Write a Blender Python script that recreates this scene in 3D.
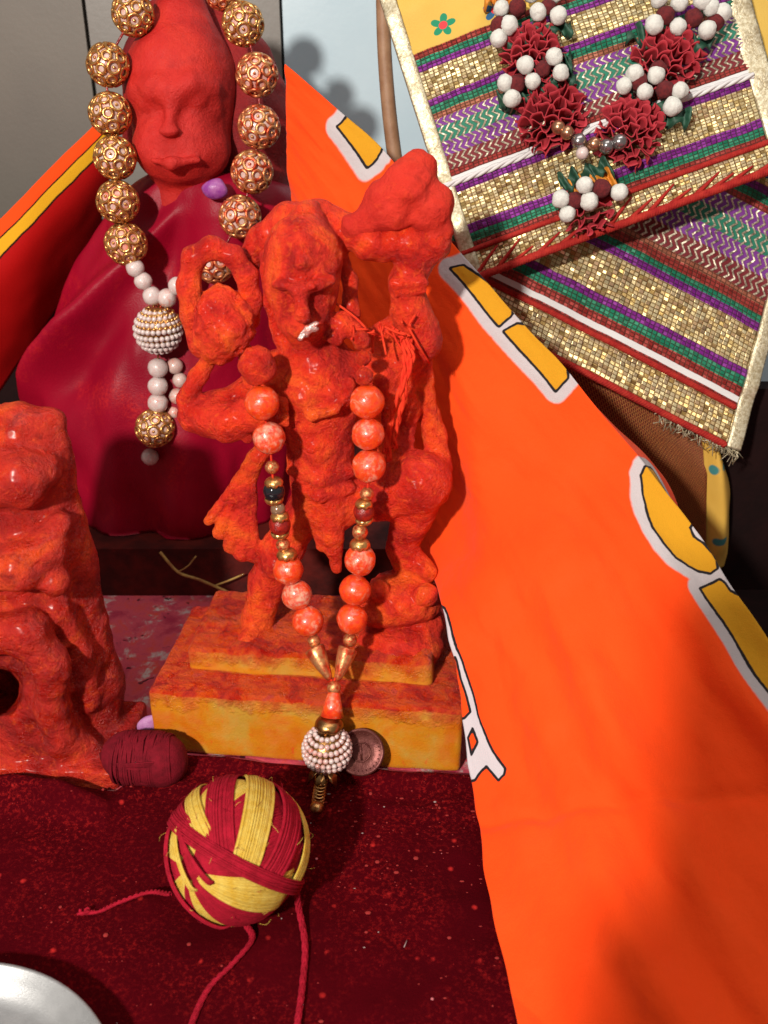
import bpy, math, random
import numpy as np
from mathutils import Vector, Matrix, Quaternion

# ------------------------------------------------------------------ camera, light, exposure
sc = bpy.context.scene
for o in list(bpy.data.objects):
    bpy.data.objects.remove(o)
CM = 0.01                                   # everything below is measured in centimetres
CAM = np.array([0.0, -40.0, 31.2]); PITCH = math.radians(27.0); HALF = math.radians(27.5)
cam = bpy.data.cameras.new('camera'); camo = bpy.data.objects.new('camera', cam)
sc.collection.objects.link(camo); sc.camera = camo
cam.sensor_fit = 'VERTICAL'; cam.sensor_height = 24.0; cam.lens = 12.0 / math.tan(HALF)
cam.clip_start = 0.01; cam.clip_end = 50.0
camo.location = CAM * CM; camo.rotation_euler = (math.pi / 2 - PITCH, 0, 0)
cam.dof.use_dof = True; cam.dof.focus_distance = 0.44; cam.dof.aperture_fstop = 9.0
sc.render.resolution_x = 768; sc.render.resolution_y = 1024

world = bpy.data.worlds.new('World'); sc.world = world; world.use_nodes = True
bg = world.node_tree.nodes['Background']
bg.inputs[0].default_value = (1.0, 0.86, 0.78, 1); bg.inputs[1].default_value = 0.20

def lamp(name, kind, loc, energy, color, aim=None, **kw):
    l = bpy.data.lights.new(name, kind); l.energy = energy; l.color = color
    for k, v in kw.items(): setattr(l, k, v)
    o = bpy.data.objects.new(name, l); sc.collection.objects.link(o); o.location = Vector(loc) * CM
    if aim is not None:
        o.rotation_euler = (Vector(aim) - Vector(loc)).to_track_quat('-Z', 'Y').to_euler()
    return o
LAMP = np.array([-36.0, -90.0, 66.0])
lamp('room_lamp', 'POINT', LAMP, 54.0, (1.0, 0.93, 0.84), shadow_soft_size=0.028)
lamp('ceiling_lamp', 'AREA', (10, -30, 150), 7.0, (1.0, 0.96, 0.9), aim=(0, 0, 10), shape='RECTANGLE', size=1.3, size_y=0.5)  # unseen area lamp, added overhead for soft fill and metal reflections

vs = sc.view_settings
vs.view_transform = 'Standard'; vs.look = 'None'; vs.exposure = 0.4; vs.gamma = 1.0; vs.use_curve_mapping = False
sc.render.engine = 'CYCLES'

# ------------------------------------------------------------------ places
FPX = 512 / math.tan(HALF)
FW = np.array([0, math.cos(PITCH), -math.sin(PITCH)]); UP = np.array([0, math.sin(PITCH), math.cos(PITCH)])
def _ray(x, y): return FW + np.array([1.0, 0, 0]) * (x - 384) / FPX + UP * (512 - y) / FPX
def P(x, y, Y):                              # point of the upright plane at depth Y
    d = _ray(x, y); return CAM + d * (Y - CAM[1]) / d[1]
def G(x, y, z=0.0):                          # point of the level plane at height z
    d = _ray(x, y); return CAM + d * (z - CAM[2]) / d[2]
def size_at(p, px): return px * float((np.asarray(p) - CAM).dot(FW)) / FPX
def B(x, y, Y, r):
    p = P(x, y, Y); return (p, size_at(p, r))

# ------------------------------------------------------------------ object helpers
col = sc.collection
ORG = {}
def V(p): return Vector((float(p[0]), float(p[1]), float(p[2])))
def mesh_from(verts, faces, smooth=True, uv=None, mats=None, midx=None):
    me = bpy.data.meshes.new('mesh')
    verts = np.asarray(verts, dtype=np.float64)
    if isinstance(faces, np.ndarray) and faces.ndim == 2:
        n, k = faces.shape
        me.vertices.add(len(verts)); me.vertices.foreach_set('co', (verts * CM).astype(np.float32).ravel())
        me.loops.add(n * k); me.loops.foreach_set('vertex_index', faces.astype(np.int32).ravel())
        me.polygons.add(n); me.polygons.foreach_set('loop_start', (np.arange(n) * k).astype(np.int32))
        me.update(calc_edges=True)
    else:
        me.from_pydata([tuple(v) for v in verts * CM], [], [tuple(int(i) for i in f) for f in faces])
    me.validate()
    if smooth: me.polygons.foreach_set('use_smooth', np.ones(len(me.polygons), dtype=bool))
    if uv is not None:
        uv = np.asarray(uv, dtype=np.float32); l = me.uv_layers.new(name='UVMap')
        idx = np.zeros(len(me.loops), dtype=np.int32); me.loops.foreach_get('vertex_index', idx)
        l.data.foreach_set('uv', uv[idx].ravel())
    for m in (mats or []): me.materials.append(m)
    if midx is not None: me.polygons.foreach_set('material_index', np.asarray(midx, dtype=np.int32))
    me.update(); return me
def link(name, me, org, parent=None, mat=None):
    o = bpy.data.objects.new(name, me); col.objects.link(o)
    org = np.asarray(org, dtype=float)
    ORG[o.name] = org
    if parent is not None:
        o.parent = parent; o.location = V((org - ORG[parent.name]) * CM)
    else: o.location = V(org * CM)
    if mat is not None and me is not None and len(me.materials) == 0: me.materials.append(mat)
    return o
def thing(name, label, cat, org, group=None):
    o = link(name, None, org); return tag(o, label, cat, group)
def tag(o, label=None, cat=None, group=None, kind=None):
    if label: o['label'] = label
    if cat: o['category'] = cat
    if group: o['group'] = group
    if kind: o['kind'] = kind
    return o
def part(name, verts, faces, mat, parent=None, org=None, uv=None, smooth=True, mats=None, midx=None):
    if org is None: org = ORG[parent.name] if parent is not None else np.asarray(verts).mean(0) * 0
    me = mesh_from(np.asarray(verts, dtype=float) - np.asarray(org, dtype=float), faces, smooth, uv, mats, midx)
    return link(name, me, org, parent, None if mats else mat)

class MB:                                    # gathers pieces of one mesh
    def __init__(s): s.v = []; s.f = []; s.n = 0; s.m = []
    def add(s, v, f, m=0):
        v = np.asarray(v, dtype=float); s.v.append(v)
        s.f += [tuple(int(i) + s.n for i in q) for q in f]; s.m += [m] * len(f); s.n += len(v)
        return s
    def verts(s): return np.concatenate(s.v)

def sphere(c, r, nu=20, nv=12, sq=(1, 1, 1)):
    v = [(0, 0, 1)]
    for j in range(1, nv):
        t = math.pi * j / nv
        for i in range(nu):
            a = 2 * math.pi * i / nu
            v.append((math.sin(t) * math.cos(a), math.sin(t) * math.sin(a), math.cos(t)))
    v.append((0, 0, -1)); f = []
    for i in range(nu): f.append((0, 1 + i, 1 + (i + 1) % nu))
    for j in range(nv - 2):
        for i in range(nu):
            a = 1 + j * nu + i; b = 1 + j * nu + (i + 1) % nu
            f.append((a, a + nu, b + nu, b))
    e = len(v) - 1
    for i in range(nu): f.append((1 + (nv - 2) * nu + i, e, 1 + (nv - 2) * nu + (i + 1) % nu))
    return np.array(v) * r * np.array(sq) + np.asarray(c), f
def tube(path, rad, n=8, caps=True):
    path = np.asarray(path, dtype=float); m = len(path)
    rad = np.full(m, rad) if np.isscalar(rad) else np.asarray(rad)
    T = np.gradient(path, axis=0); T /= np.linalg.norm(T, axis=1)[:, None] + 1e-9
    ref = np.array([0.0, 0, 1]) if abs(T[0][2]) < 0.9 else np.array([1.0, 0, 0])
    N = np.cross(T[0], ref); N /= np.linalg.norm(N); v = []
    for i in range(m):
        N = N - T[i] * N.dot(T[i]); N /= np.linalg.norm(N) + 1e-9; Bn = np.cross(T[i], N)
        for k in range(n):
            a = 2 * math.pi * k / n
            v.append(path[i] + (N * math.cos(a) + Bn * math.sin(a)) * rad[i])
    f = []
    for i in range(m - 1):
        for k in range(n):
            a = i * n + k; b = i * n + (k + 1) % n
            f.append((a, b, b + n, a + n))
    if caps: f.append(tuple(range(n))[::-1]); f.append(tuple(range((m - 1) * n, m * n)))
    return np.array(v), f
def torus(c, axis, R, r, nu=16, nv=6):
    axis = np.asarray(axis, dtype=float); axis /= np.linalg.norm(axis)
    ref = np.array([0, 0, 1.0]) if abs(axis[2]) < 0.9 else np.array([1.0, 0, 0])
    a1 = np.cross(axis, ref); a1 /= np.linalg.norm(a1); a2 = np.cross(axis, a1); v = []; f = []
    for i in range(nu):
        t = 2 * math.pi * i / nu; d = a1 * math.cos(t) + a2 * math.sin(t)
        for k in range(nv):
            s = 2 * math.pi * k / nv; v.append(np.asarray(c) + d * (R + r * math.cos(s)) + axis * r * math.sin(s))
    for i in range(nu):
        for k in range(nv):
            f.append((i * nv + k, ((i + 1) % nu) * nv + k, ((i + 1) % nu) * nv + (k + 1) % nv, i * nv + (k + 1) % nv))
    return np.array(v), f
def lathe(c, axis, prof, n=20):              # prof: (distance along axis, radius)
    c = np.asarray(c, dtype=float); axis = np.asarray(axis, dtype=float); axis = axis / np.linalg.norm(axis)
    ref = np.array([0, 0, 1.0]) if abs(axis[2]) < 0.9 else np.array([1.0, 0, 0])
    a1 = np.cross(axis, ref); a1 /= np.linalg.norm(a1); a2 = np.cross(axis, a1); v = []; f = []
    for t, r in prof:
        for k in range(n):
            s = 2 * math.pi * k / n; v.append(c + axis * t + (a1 * math.cos(s) + a2 * math.sin(s)) * r)
    for i in range(len(prof) - 1):
        for k in range(n):
            f.append((i * n + k, i * n + (k + 1) % n, (i + 1) * n + (k + 1) % n, (i + 1) * n + k))
    f.append(tuple(range(n))[::-1]); f.append(tuple(range((len(prof) - 1) * n, len(prof) * n)))
    return np.array(v), f
def grid_faces(nu, nv, wrap=False):
    i, j = np.meshgrid(np.arange(nu if wrap else nu - 1), np.arange(nv - 1), indexing='ij')
    i2 = (i + 1) % nu
    return np.stack([i * nv + j, i2 * nv + j, i2 * nv + j + 1, i * nv + j + 1], -1).reshape(-1, 4)
def spline(pts, n):                          # Catmull-Rom through rows of numbers
    p = np.asarray(pts, dtype=float); p = np.vstack([2 * p[0] - p[1], p, 2 * p[-1] - p[-2]])
    out = []; m = len(p) - 3
    for t in np.linspace(0, m - 1e-6, n):
        i = int(t); s = t - i; a, b, c, d = p[i:i + 4]
        out.append(0.5 * (2 * b + (c - a) * s + (2 * a - 5 * b + 4 * c - d) * s * s + (3 * b - a - 3 * c + d) * s ** 3))
    return np.array(out)
_rng = np.random.RandomState(5); _LAT = _rng.rand(32, 32, 32).astype(np.float32)
def vnoise(p):
    p = np.asarray(p, dtype=float); i = np.floor(p).astype(int); f = p - i; f = f * f * (3 - 2 * f)
    out = 0
    for dx in (0, 1):
        for dy in (0, 1):
            for dz in (0, 1):
                w = (f[..., 0] if dx else 1 - f[..., 0]) * (f[..., 1] if dy else 1 - f[..., 1]) * (f[..., 2] if dz else 1 - f[..., 2])
                out = out + w * _LAT[(i[..., 0] + dx) % 32, (i[..., 1] + dy) % 32, (i[..., 2] + dz) % 32]
    return out * 2 - 1
def fbm(p, o=3):
    s = 0; a = 1.0; p = np.asarray(p, dtype=float)
    for k in range(o): s = s + a * vnoise(p * (2.03 ** k) + 7.3 * k); a *= 0.5
    return s

# ------------------------------------------------------------------ clay: smooth unions of round shapes, skinned as one mesh
class Clay:
    def __init__(s, lo, hi, h):
        s.lo = np.asarray(lo, dtype=float); s.h = h
        s.n = np.ceil((np.asarray(hi) - s.lo) / h).astype(int) + 1
        s.d = np.full(tuple(s.n), 3.0, dtype=np.float32)
    def _win(s, lo, hi, m):
        a = np.clip(np.floor((lo - m - s.lo) / s.h).astype(int), 0, s.n - 1)
        b = np.clip(np.ceil((hi + m - s.lo) / s.h).astype(int) + 1, 1, s.n)
        ax = [s.lo[k] + s.h * np.arange(a[k], b[k]) for k in range(3)]
        return (slice(a[0], b[0]), slice(a[1], b[1]), slice(a[2], b[2])), np.stack(np.meshgrid(*ax, indexing='ij'), -1)
    def _mix(s, w, e, k, sub):
        d = s.d[w]
        if sub:
            h = np.clip(0.5 - 0.5 * (d + e) / k, 0, 1); s.d[w] = d * (1 - h) - e * h + k * h * (1 - h)
        else:
            h = np.clip(0.5 + 0.5 * (d - e) / k, 0, 1); s.d[w] = d * (1 - h) + e * h - k * h * (1 - h)
    def cone(s, A, Bq, k=0.35, sub=False):
        (a, ra), (b, rb) = A, Bq; m = 2.0
        w, p = s._win(np.minimum(a - ra, b - rb), np.maximum(a + ra, b + rb), m)
        ab = b - a; t = np.clip(((p - a) @ ab) / (ab @ ab + 1e-9), 0, 1)
        e = np.linalg.norm(p - a - t[..., None] * ab, axis=-1) - (ra + t * (rb - ra))
        s._mix(w, e, k, sub); return s
    def chain(s, pts, k=0.35, sub=False):
        for A, Bq in zip(pts[:-1], pts[1:]): s.cone(A, Bq, k, sub)
        return s
    def ball(s, A, k=0.35, sub=False, sq=(1, 1, 1), rot=None):
        c, r = A; rr = np.asarray(sq, dtype=float) * r; R = max(rr)
        w, p = s._win(c - R, c + R, 2.0); q = p - c
        if rot is not None: q = q @ np.array(rot)
        k0 = np.linalg.norm(q / rr, axis=-1); k1 = np.linalg.norm(q / (rr * rr), axis=-1) + 1e-6
        s._mix(w, k0 * (k0 - 1) / k1, k, sub); return s
    def box(s, c, half, rnd, rotz=0.0, k=0.1, sub=False):
        c = np.asarray(c, dtype=float); half = np.asarray(half, dtype=float); R = np.linalg.norm(half)
        w, p = s._win(c - R, c + R, 1.0); q = p - c
        cz, sz = math.cos(-rotz), math.sin(-rotz)
        q = np.stack([q[..., 0] * cz - q[..., 1] * sz, q[..., 0] * sz + q[..., 1] * cz, q[..., 2]], -1)
        q = np.abs(q) - (half - rnd)
        e = np.linalg.norm(np.maximum(q, 0), axis=-1) + np.minimum(q.max(-1), 0) - rnd
        s._mix(w, e, k, sub); return s
    def skin(s, noise=(), zmin=None):
        d = s.d
        if zmin is not None:
            z = s.lo[2] + s.h * np.arange(s.n[2]); d = np.maximum(d, (zmin - z)[None, None, :].astype(np.float32))
        if noise:
            near = np.argwhere(np.abs(d) < 4 * s.h + 0.25); p = s.lo + s.h * near; add = 0
            for sc_, amp, oc in noise: add = add + amp * fbm(p * sc_, oc)
            d = d.copy(); d[near[:, 0], near[:, 1], near[:, 2]] += add.astype(np.float32)
        d = np.pad(d, 1, constant_values=1.0); inside = d < 0
        n = np.array(d.shape) - 1
        cs = [(a, b, c) for a in (0, 1) for b in (0, 1) for c in (0, 1)]
        cnt = sum(inside[a:a + n[0], b:b + n[1], c:c + n[2]].astype(np.int8) for a, b, c in cs)
        cells = np.argwhere((cnt > 0) & (cnt < 8))
        idx = np.full(tuple(n), -1, dtype=np.int64); idx[cells[:, 0], cells[:, 1], cells[:, 2]] = np.arange(len(cells))
        acc = np.zeros((len(cells), 3)); w = np.zeros(len(cells))
        for i, A in enumerate(cs):
            for Bq in cs[i + 1:]:
                if sum(abs(A[q] - Bq[q]) for q in range(3)) != 1: continue
                ia = cells + A; ib = cells + Bq
                da = d[ia[:, 0], ia[:, 1], ia[:, 2]]; db = d[ib[:, 0], ib[:, 1], ib[:, 2]]
                m = (da < 0) != (db < 0); t = np.where(m, da / (da - db + 1e-12), 0)[:, None]
                acc += np.where(m[:, None], np.array(A) + t * (np.array(Bq) - np.array(A)), 0); w += m
        verts = (cells + acc / w[:, None] - 1) * s.h + s.lo
        F = []
        for ax in range(3):
            o = [slice(None)] * 3; o[ax] = slice(1, None); o2 = [slice(None)] * 3; o2[ax] = slice(0, -1)
            chg = inside[tuple(o)] != inside[tuple(o2)]
            e = np.argwhere(chg); u, v = (ax + 1) % 3, (ax + 2) % 3
            e = e[(e[:, u] > 0) & (e[:, v] > 0) & (e[:, u] < n[u]) & (e[:, v] < n[v])]
            def at(du, dv):
                q = e.copy(); q[:, u] -= du; q[:, v] -= dv; return idx[q[:, 0], q[:, 1], q[:, 2]]
            q = np.stack([at(0, 0), at(1, 0), at(1, 1), at(0, 1)], 1)
            flip = ~inside[e[:, 0], e[:, 1], e[:, 2]]
            q[flip] = q[flip][:, ::-1]; F.append(q)
        F = np.concatenate(F); F = F[(F >= 0).all(1)]
        return verts, F[:, ::-1]

# ------------------------------------------------------------------ materials
def mat(name):
    m = bpy.data.materials.new(name); m.use_nodes = True
    nt = m.node_tree; b = nt.nodes['Principled BSDF']; return m, nt, b
class N:                                     # small node-graph shorthand
    def __init__(s, nt): s.nt = nt
    def new(s, t, **kw):
        n = s.nt.nodes.new(t)
        for k, v in kw.items(): setattr(n, k, v)
        return n
    def put(s, sock, v):
        if hasattr(v, 'is_linked') or isinstance(v, bpy.types.NodeSocket): s.nt.links.new(v, sock)
        elif isinstance(v, tuple) and len(v) == 3 and sock.type == 'RGBA': sock.default_value = (*v, 1)
        else: sock.default_value = v
    def obj(s, scale=100.0):
        t = s.new('ShaderNodeTexCoord'); m = s.new('ShaderNodeVectorMath', operation='SCALE')
        s.nt.links.new(t.outputs['Object'], m.inputs[0]); m.inputs['Scale'].default_value = scale; return m.outputs[0]
    def uv(s):
        return s.new('ShaderNodeTexCoord').outputs['UV']
    def noise(s, vec, scale, detail=4, rough=0.55, dist=0.0):
        n = s.new('ShaderNodeTexNoise'); s.put(n.inputs['Vector'], vec)
        n.inputs['Scale'].default_value = scale; n.inputs['Detail'].default_value = detail
        n.inputs['Roughness'].default_value = rough; n.inputs['Distortion'].default_value = dist; return n.outputs['Fac']
    def vor(s, vec, scale, feature='F1', out='Distance'):
        n = s.new('ShaderNodeTexVoronoi', feature=feature); s.put(n.inputs['Vector'], vec); n.inputs['Scale'].default_value = scale
        return n.outputs[out]
    def math(s, op, a, b=0.0, c=0.0, clamp=False):
        n = s.new('ShaderNodeMath', operation=op, use_clamp=clamp)
        s.put(n.inputs[0], a); s.put(n.inputs[1], b)
        if op in ('MULTIPLY_ADD', 'COMPARE', 'SMOOTH_MIN'): s.put(n.inputs[2], c)
        return n.outputs[0]
    def map(s, v, a, b, c=0.0, d=1.0):
        n = s.new('ShaderNodeMapRange'); s.put(n.inputs[0], v)
        for i, q in enumerate((a, b, c, d)): s.put(n.inputs[i + 1], q)
        return n.outputs[0]
    def mix(s, f, a, b, mode='MIX'):
        n = s.new('ShaderNodeMix', data_type='RGBA', blend_type=mode)
        s.put(n.inputs[0], f); s.put(n.inputs[6], a); s.put(n.inputs[7], b); return n.outputs[2]
    def ramp(s, f, stops, interp='LINEAR'):
        n = s.new('ShaderNodeValToRGB'); n.color_ramp.interpolation = interp; e = n.color_ramp.elements
        while len(e) < len(stops): e.new(0.5)
        for q, (p, c) in zip(e, stops): q.position = p; q.color = (*c, 1)
        s.put(n.inputs[0], f); return n.outputs[0]
    def sep(s, v):
        n = s.new('ShaderNodeSeparateXYZ'); s.put(n.inputs[0], v); return n.outputs
    def bump(s, h, strength, dist, normal=None):
        n = s.new('ShaderNodeBump'); s.put(n.inputs['Height'], h); n.inputs['Strength'].default_value = strength
        n.inputs['Distance'].default_value = dist
        if normal is not None: s.put(n.inputs['Normal'], normal)
        return n.outputs[0]
def setp(b, N_, **kw):
    for k, v in kw.items():
        N_.put(b.inputs[k.replace('_', ' ')], v)

def vermilion(name, cols, gloss=(0.28, 0.7), sscale=0.35, bumpy=0.06, wet=0.0, spec=0.25):
    m, nt, b = mat(name); n = N(nt); o = n.obj()
    big = n.noise(o, sscale, 6, 0.62, 0.8)
    c = n.ramp(big, [(0.36, cols[0]), (0.45, cols[1]), (0.53, cols[2]), (0.62, cols[3])])
    c = n.mix(n.map(n.noise(o, 1.3, 6, 0.7, 0.5), 0.50, 0.68, 0, 0.8), c, cols[0])
    c = n.mix(n.map(n.noise(o, 2.3, 6, 0.72, 1.0), 0.54, 0.66, 0, 0.55), c, cols[3])
    c = n.mix(n.map(n.noise(o, 3.1, 5, 0.7, 1.0), 0.62, 0.70, 0, 0.7), c, cols[4])
    c = n.mix(n.map(n.noise(o, 11.0, 4, 0.8), 0.52, 0.66, 0, 0.7), c, cols[1])
    rough = n.map(n.noise(o, 0.9, 6, 0.7), 0.42, 0.58, gloss[0], gloss[1])
    gr = n.noise(o, 8.0, 9, 0.75); me = n.noise(o, 1.6, 6, 0.62, 0.9); cr = n.vor(o, 7.0)
    h = n.math('MULTIPLY_ADD', gr, 0.7, n.math('MULTIPLY_ADD', cr, -0.15, me))
    setp(b, n, Base_Color=c, Roughness=rough, Normal=n.bump(h, 1.0, bumpy * CM * 3.0), Coat_Weight=wet, Coat_Roughness=0.2,
         Specular_IOR_Level=spec)
    return m
SIND = vermilion('vermilion_paste', [(0.36, 0.005, 0.003), (0.60, 0.019, 0.007), (0.76, 0.043, 0.009), (0.82, 0.100, 0.009), (0.74, 0.070, 0.050)], (0.28, 0.68), 0.34, 0.075, 0.04, 0.3)
SIND_MATTE = vermilion('vermilion_matte', [(0.42, 0.014, 0.008), (0.50, 0.022, 0.011), (0.55, 0.027, 0.013), (0.60, 0.042, 0.012), (0.52, 0.034, 0.02)], (0.65, 0.88), 0.25, 0.04, 0.0)
SIND_WET = vermilion('vermilion_wet', [(0.19, 0.002, 0.001), (0.34, 0.006, 0.003), (0.48, 0.018, 0.005), (0.66, 0.070, 0.007), (0.44, 0.018, 0.012)], (0.22, 0.65), 0.20, 0.06, 0.10, 0.35)
SIND_OLD = vermilion('vermilion_old', [(0.34, 0.011, 0.009), (0.42, 0.015, 0.012), (0.46, 0.018, 0.014), (0.49, 0.023, 0.014), (0.38, 0.013, 0.013)], (0.45, 0.65), 0.2, 0.03, 0.0)

def m_plinth():
    m, nt, b = mat('stained_plinth'); n = N(nt); o = n.obj()
    g = n.new('ShaderNodeNewGeometry'); nz = n.sep(g.outputs['Normal'])[2]
    att = n.sep(o)[2]; att = n.math('SUBTRACT', att, n.math('MULTIPLY', n.math('GREATER_THAN', att, 3.62), 1.15))
    ye = n.ramp(n.noise(o, 0.5, 5, 0.6, 0.5), [(0.36, (0.52, 0.13, 0.006)), (0.5, (0.52, 0.19, 0.010)), (0.64, (0.46, 0.24, 0.030))])
    orr = n.ramp(n.noise(o, 0.9, 6, 0.7, 0.8), [(0.36, (0.42, 0.008, 0.004)), (0.46, (0.66, 0.032, 0.006)), (0.56, (0.78, 0.09, 0.006)), (0.66, (0.62, 0.055, 0.035))])
    edge = n.math('ADD', n.map(nz, 0.25, 0.7), n.map(n.math('ADD', att, n.math('MULTIPLY', n.noise(o, 0.8, 5, 0.65), 3.0)), 4.2, 5.4, 0, 0.95), clamp=True)
    c = n.mix(edge, ye, orr)
    c = n.mix(n.map(n.noise(o, 2.2, 5, 0.7, 1.5), 0.6, 0.72, 0, 0.6), c, (0.60, 0.03, 0.012))
    gr = n.noise(o, 9, 8, 0.75)
    setp(b, n, Base_Color=c, Roughness=n.map(n.noise(o, 1.2, 3), 0.4, 0.6, 0.22, 0.6), Normal=n.bump(n.math('MULTIPLY', gr, n.math('ADD', edge, 0.12)), 1.0, 0.25 * CM))
    return m
PLINTH = m_plinth()

def cloth_mat(name, c1, c2, rough=0.85, sheen=0.2, weave=14.0, bumpd=0.02, sheen_col=None, nsc=0.25, spec=0.2):
    m, nt, b = mat(name); n = N(nt); o = n.obj()
    c = n.mix(n.map(n.noise(o, nsc, 4), 0.35, 0.65), c1, c2)
    h = n.math('ADD', n.noise(o, weave, 2), n.math('MULTIPLY', n.noise(o, 1.5, 3), 1.2))
    setp(b, n, Base_Color=c, Roughness=rough, Sheen_Weight=sheen, Sheen_Roughness=0.4, Specular_IOR_Level=spec, Normal=n.bump(h, 0.5, bumpd * CM))
    if sheen_col: b.inputs['Sheen Tint'].default_value = (*sheen_col, 1)
    return m
ROBE = cloth_mat('maroon_satin', (0.19, 0.0008, 0.012), (0.27, 0.0015, 0.017), 0.44, 0.0, 12, 0.03, (1, 0.1, 0.3), 0.12, 0.16)
def add_powder(m, colr, lo, hi, sc_):
    nt = m.node_tree; n = N(nt); b = nt.nodes['Principled BSDF']; src = b.inputs['Base Color'].links[0].from_socket
    o = n.obj(); f = n.math('MULTIPLY', n.map(n.noise(o, sc_, 5, 0.7, 0.6), lo, hi), n.map(n.noise(o, 6, 5, 0.75), 0.42, 0.62))
    n.put(b.inputs['Base Color'], n.mix(f, src, colr))
add_powder(ROBE, (0.40, 0.012, 0.014), 0.54, 0.72, 0.22)
REDCLOTH = cloth_mat('red_satin', (0.42, 0.008, 0.012), (0.50, 0.012, 0.012), 0.5, 0.3, 12, 0.02)

def m_velvet():
    m, nt, b = mat('maroon_velvet'); n = N(nt); o = n.obj()
    c = n.mix(n.noise(o, 0.3, 4), (0.026, 0.0002, 0.0014), (0.066, 0.0004, 0.003))
    patch = n.map(n.noise(o, 0.19, 4, 0.6, 0.5), 0.38, 0.62)
    y = n.sep(o)[1]; patch = n.math('ADD', patch, n.map(y, 9.0, 17.0, 0.0, 0.75), clamp=True)
    gr = n.map(n.noise(o, 5.5, 6, 0.8), 0.50, 0.68)
    c = n.mix(n.math('MULTIPLY', n.math('MULTIPLY', patch, gr), 0.65), c, (0.34, 0.011, 0.010))
    sp = n.map(n.vor(o, 3.2), 0.05, 0.11, 1.0, 0.0)
    c = n.mix(n.math('MULTIPLY', sp, n.map(n.noise(o, 0.5, 2), 0.45, 0.6, 0, 0.5)), c, (0.34, 0.015, 0.015))
    sp2 = n.map(n.vor(o, 1.1), 0.05, 0.16, 1.0, 0.0)
    c = n.mix(n.math('MULTIPLY', sp2, n.map(n.noise(o, 2.0, 3), 0.45, 0.6, 0, 0.8)), c, (0.46, 0.02, 0.018))
    setp(b, n, Base_Color=c, Roughness=0.9, Sheen_Weight=0.0, Specular_IOR_Level=0.03,
         Normal=n.bump(n.noise(o, 9, 6, 0.7), 0.7, 0.05 * CM))
    b.inputs['Sheen Tint'].default_value = (1, 0.15, 0.2, 1)
    return m
VELVET = m_velvet()

def plain(name, c, rough=0.5, metal=0.0, bump=0.0, bsc=8.0, c2=None, csc=2.0, **kw):
    c = tuple(0.78 * q for q in c); c2 = None if c2 is None else tuple(0.78 * q for q in c2)
    m, nt, b = mat(name); n = N(nt); o = n.obj()
    cc = c if c2 is None else n.mix(n.map(n.noise(o, csc, 4, 0.6), 0.38, 0.62), c, c2)
    setp(b, n, Base_Color=cc, Roughness=rough, Metallic=metal)
    if bump: setp(b, n, Normal=n.bump(n.noise(o, bsc, 4, 0.6), 0.8, bump * CM))
    for k, v in kw.items(): b.inputs[k.replace('_', ' ')].default_value = v
    return m
GOLD = plain('antique_gold', (0.84, 0.48, 0.17), 0.28, 0.85, 0.02, 6, (0.62, 0.28, 0.08), 3.0)
GOLDSM = plain('gold_smeared', (0.80, 0.44, 0.18), 0.35, 0.7, 0.02, 6, (0.62, 0.06, 0.02), 2.2)
BRASS = plain('dull_brass', (0.50, 0.30, 0.12), 0.32, 1.0, 0.02, 5, (0.35, 0.14, 0.04), 2.0)
def m_pearl(name, base, stain, lo, hi, smear=0.0):
    m, nt, b = mat(name); n = N(nt); o = n.obj(); oi = n.new('ShaderNodeObjectInfo')
    vec = n.new('ShaderNodeVectorMath', operation='ADD'); n.put(vec.inputs[0], o)
    cmb = n.new('ShaderNodeCombineXYZ'); n.put(cmb.inputs[0], n.math('MULTIPLY', oi.outputs['Random'], 40.0)); n.put(vec.inputs[1], cmb.outputs[0])
    f = n.map(n.math('ADD', n.noise(vec.outputs[0], 1.3, 5, 0.65, 0.8), n.math('MULTIPLY', n.math('SUBTRACT', oi.outputs['Random'], 0.5), 0.22)), lo, hi)
    c = n.mix(f, base, stain); c = n.mix(n.map(n.noise(vec.outputs[0], 3.5, 5, 0.7), 0.46, 0.60, 0, smear), c, (0.60, 0.022, 0.010))
    setp(b, n, Base_Color=c, Roughness=n.map(n.noise(vec.outputs[0], 2.2, 4), 0.4, 0.62, 0.16, 0.5), Coat_Weight=0.4, Coat_Roughness=0.12,
         Normal=n.bump(n.noise(vec.outputs[0], 5, 5, 0.7), 0.5, 0.04 * CM))
    return m
PEARL = m_pearl('pearl', (0.52, 0.40, 0.36), (0.62, 0.18, 0.12), 0.50, 0.72, 0.2)
PEARL_W = m_pearl('small_pearl', (0.52, 0.45, 0.43), (0.52, 0.18, 0.13), 0.56, 0.8, 0.15)
PEARL_O = m_pearl('vermilion_smeared_pearl', (0.60, 0.32, 0.22), (0.70, 0.062, 0.008), 0.30, 0.50, 0.75)
DARKRED = plain('dark_red_bead', (0.20, 0.008, 0.008), 0.25, 0.0, 0.03, 6, (0.42, 0.02, 0.01), 2.0)
BLACKB = plain('black_bead', (0.012, 0.012, 0.016), 0.15, 0.0)
CRYST = plain('smoky_crystal', (0.34, 0.20, 0.12), 0.12, 0.4)
STEEL = plain('brushed_steel', (0.46, 0.47, 0.48), 0.42, 0.8, 0.01, 20, (0.52, 0.53, 0.54), 1.5)
COIN = plain('tarnished_coin', (0.10, 0.018, 0.016), 0.42, 0.6, 0.03, 4, (0.16, 0.045, 0.035), 1.6)
COTTON_W = plain('white_cotton', (0.80, 0.80, 0.74), 0.95, 0, 0.06, 9, (0.70, 0.70, 0.66), 3)
COTTON_M = plain('maroon_cotton', (0.17, 0.012, 0.014), 0.95, 0, 0.06, 9, (0.10, 0.006, 0.01), 3)
FAB_RED = plain('crimson_ribbon', (0.50, 0.028, 0.045), 0.8, 0, 0.02, 12, (0.40, 0.018, 0.030), 2)
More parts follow.
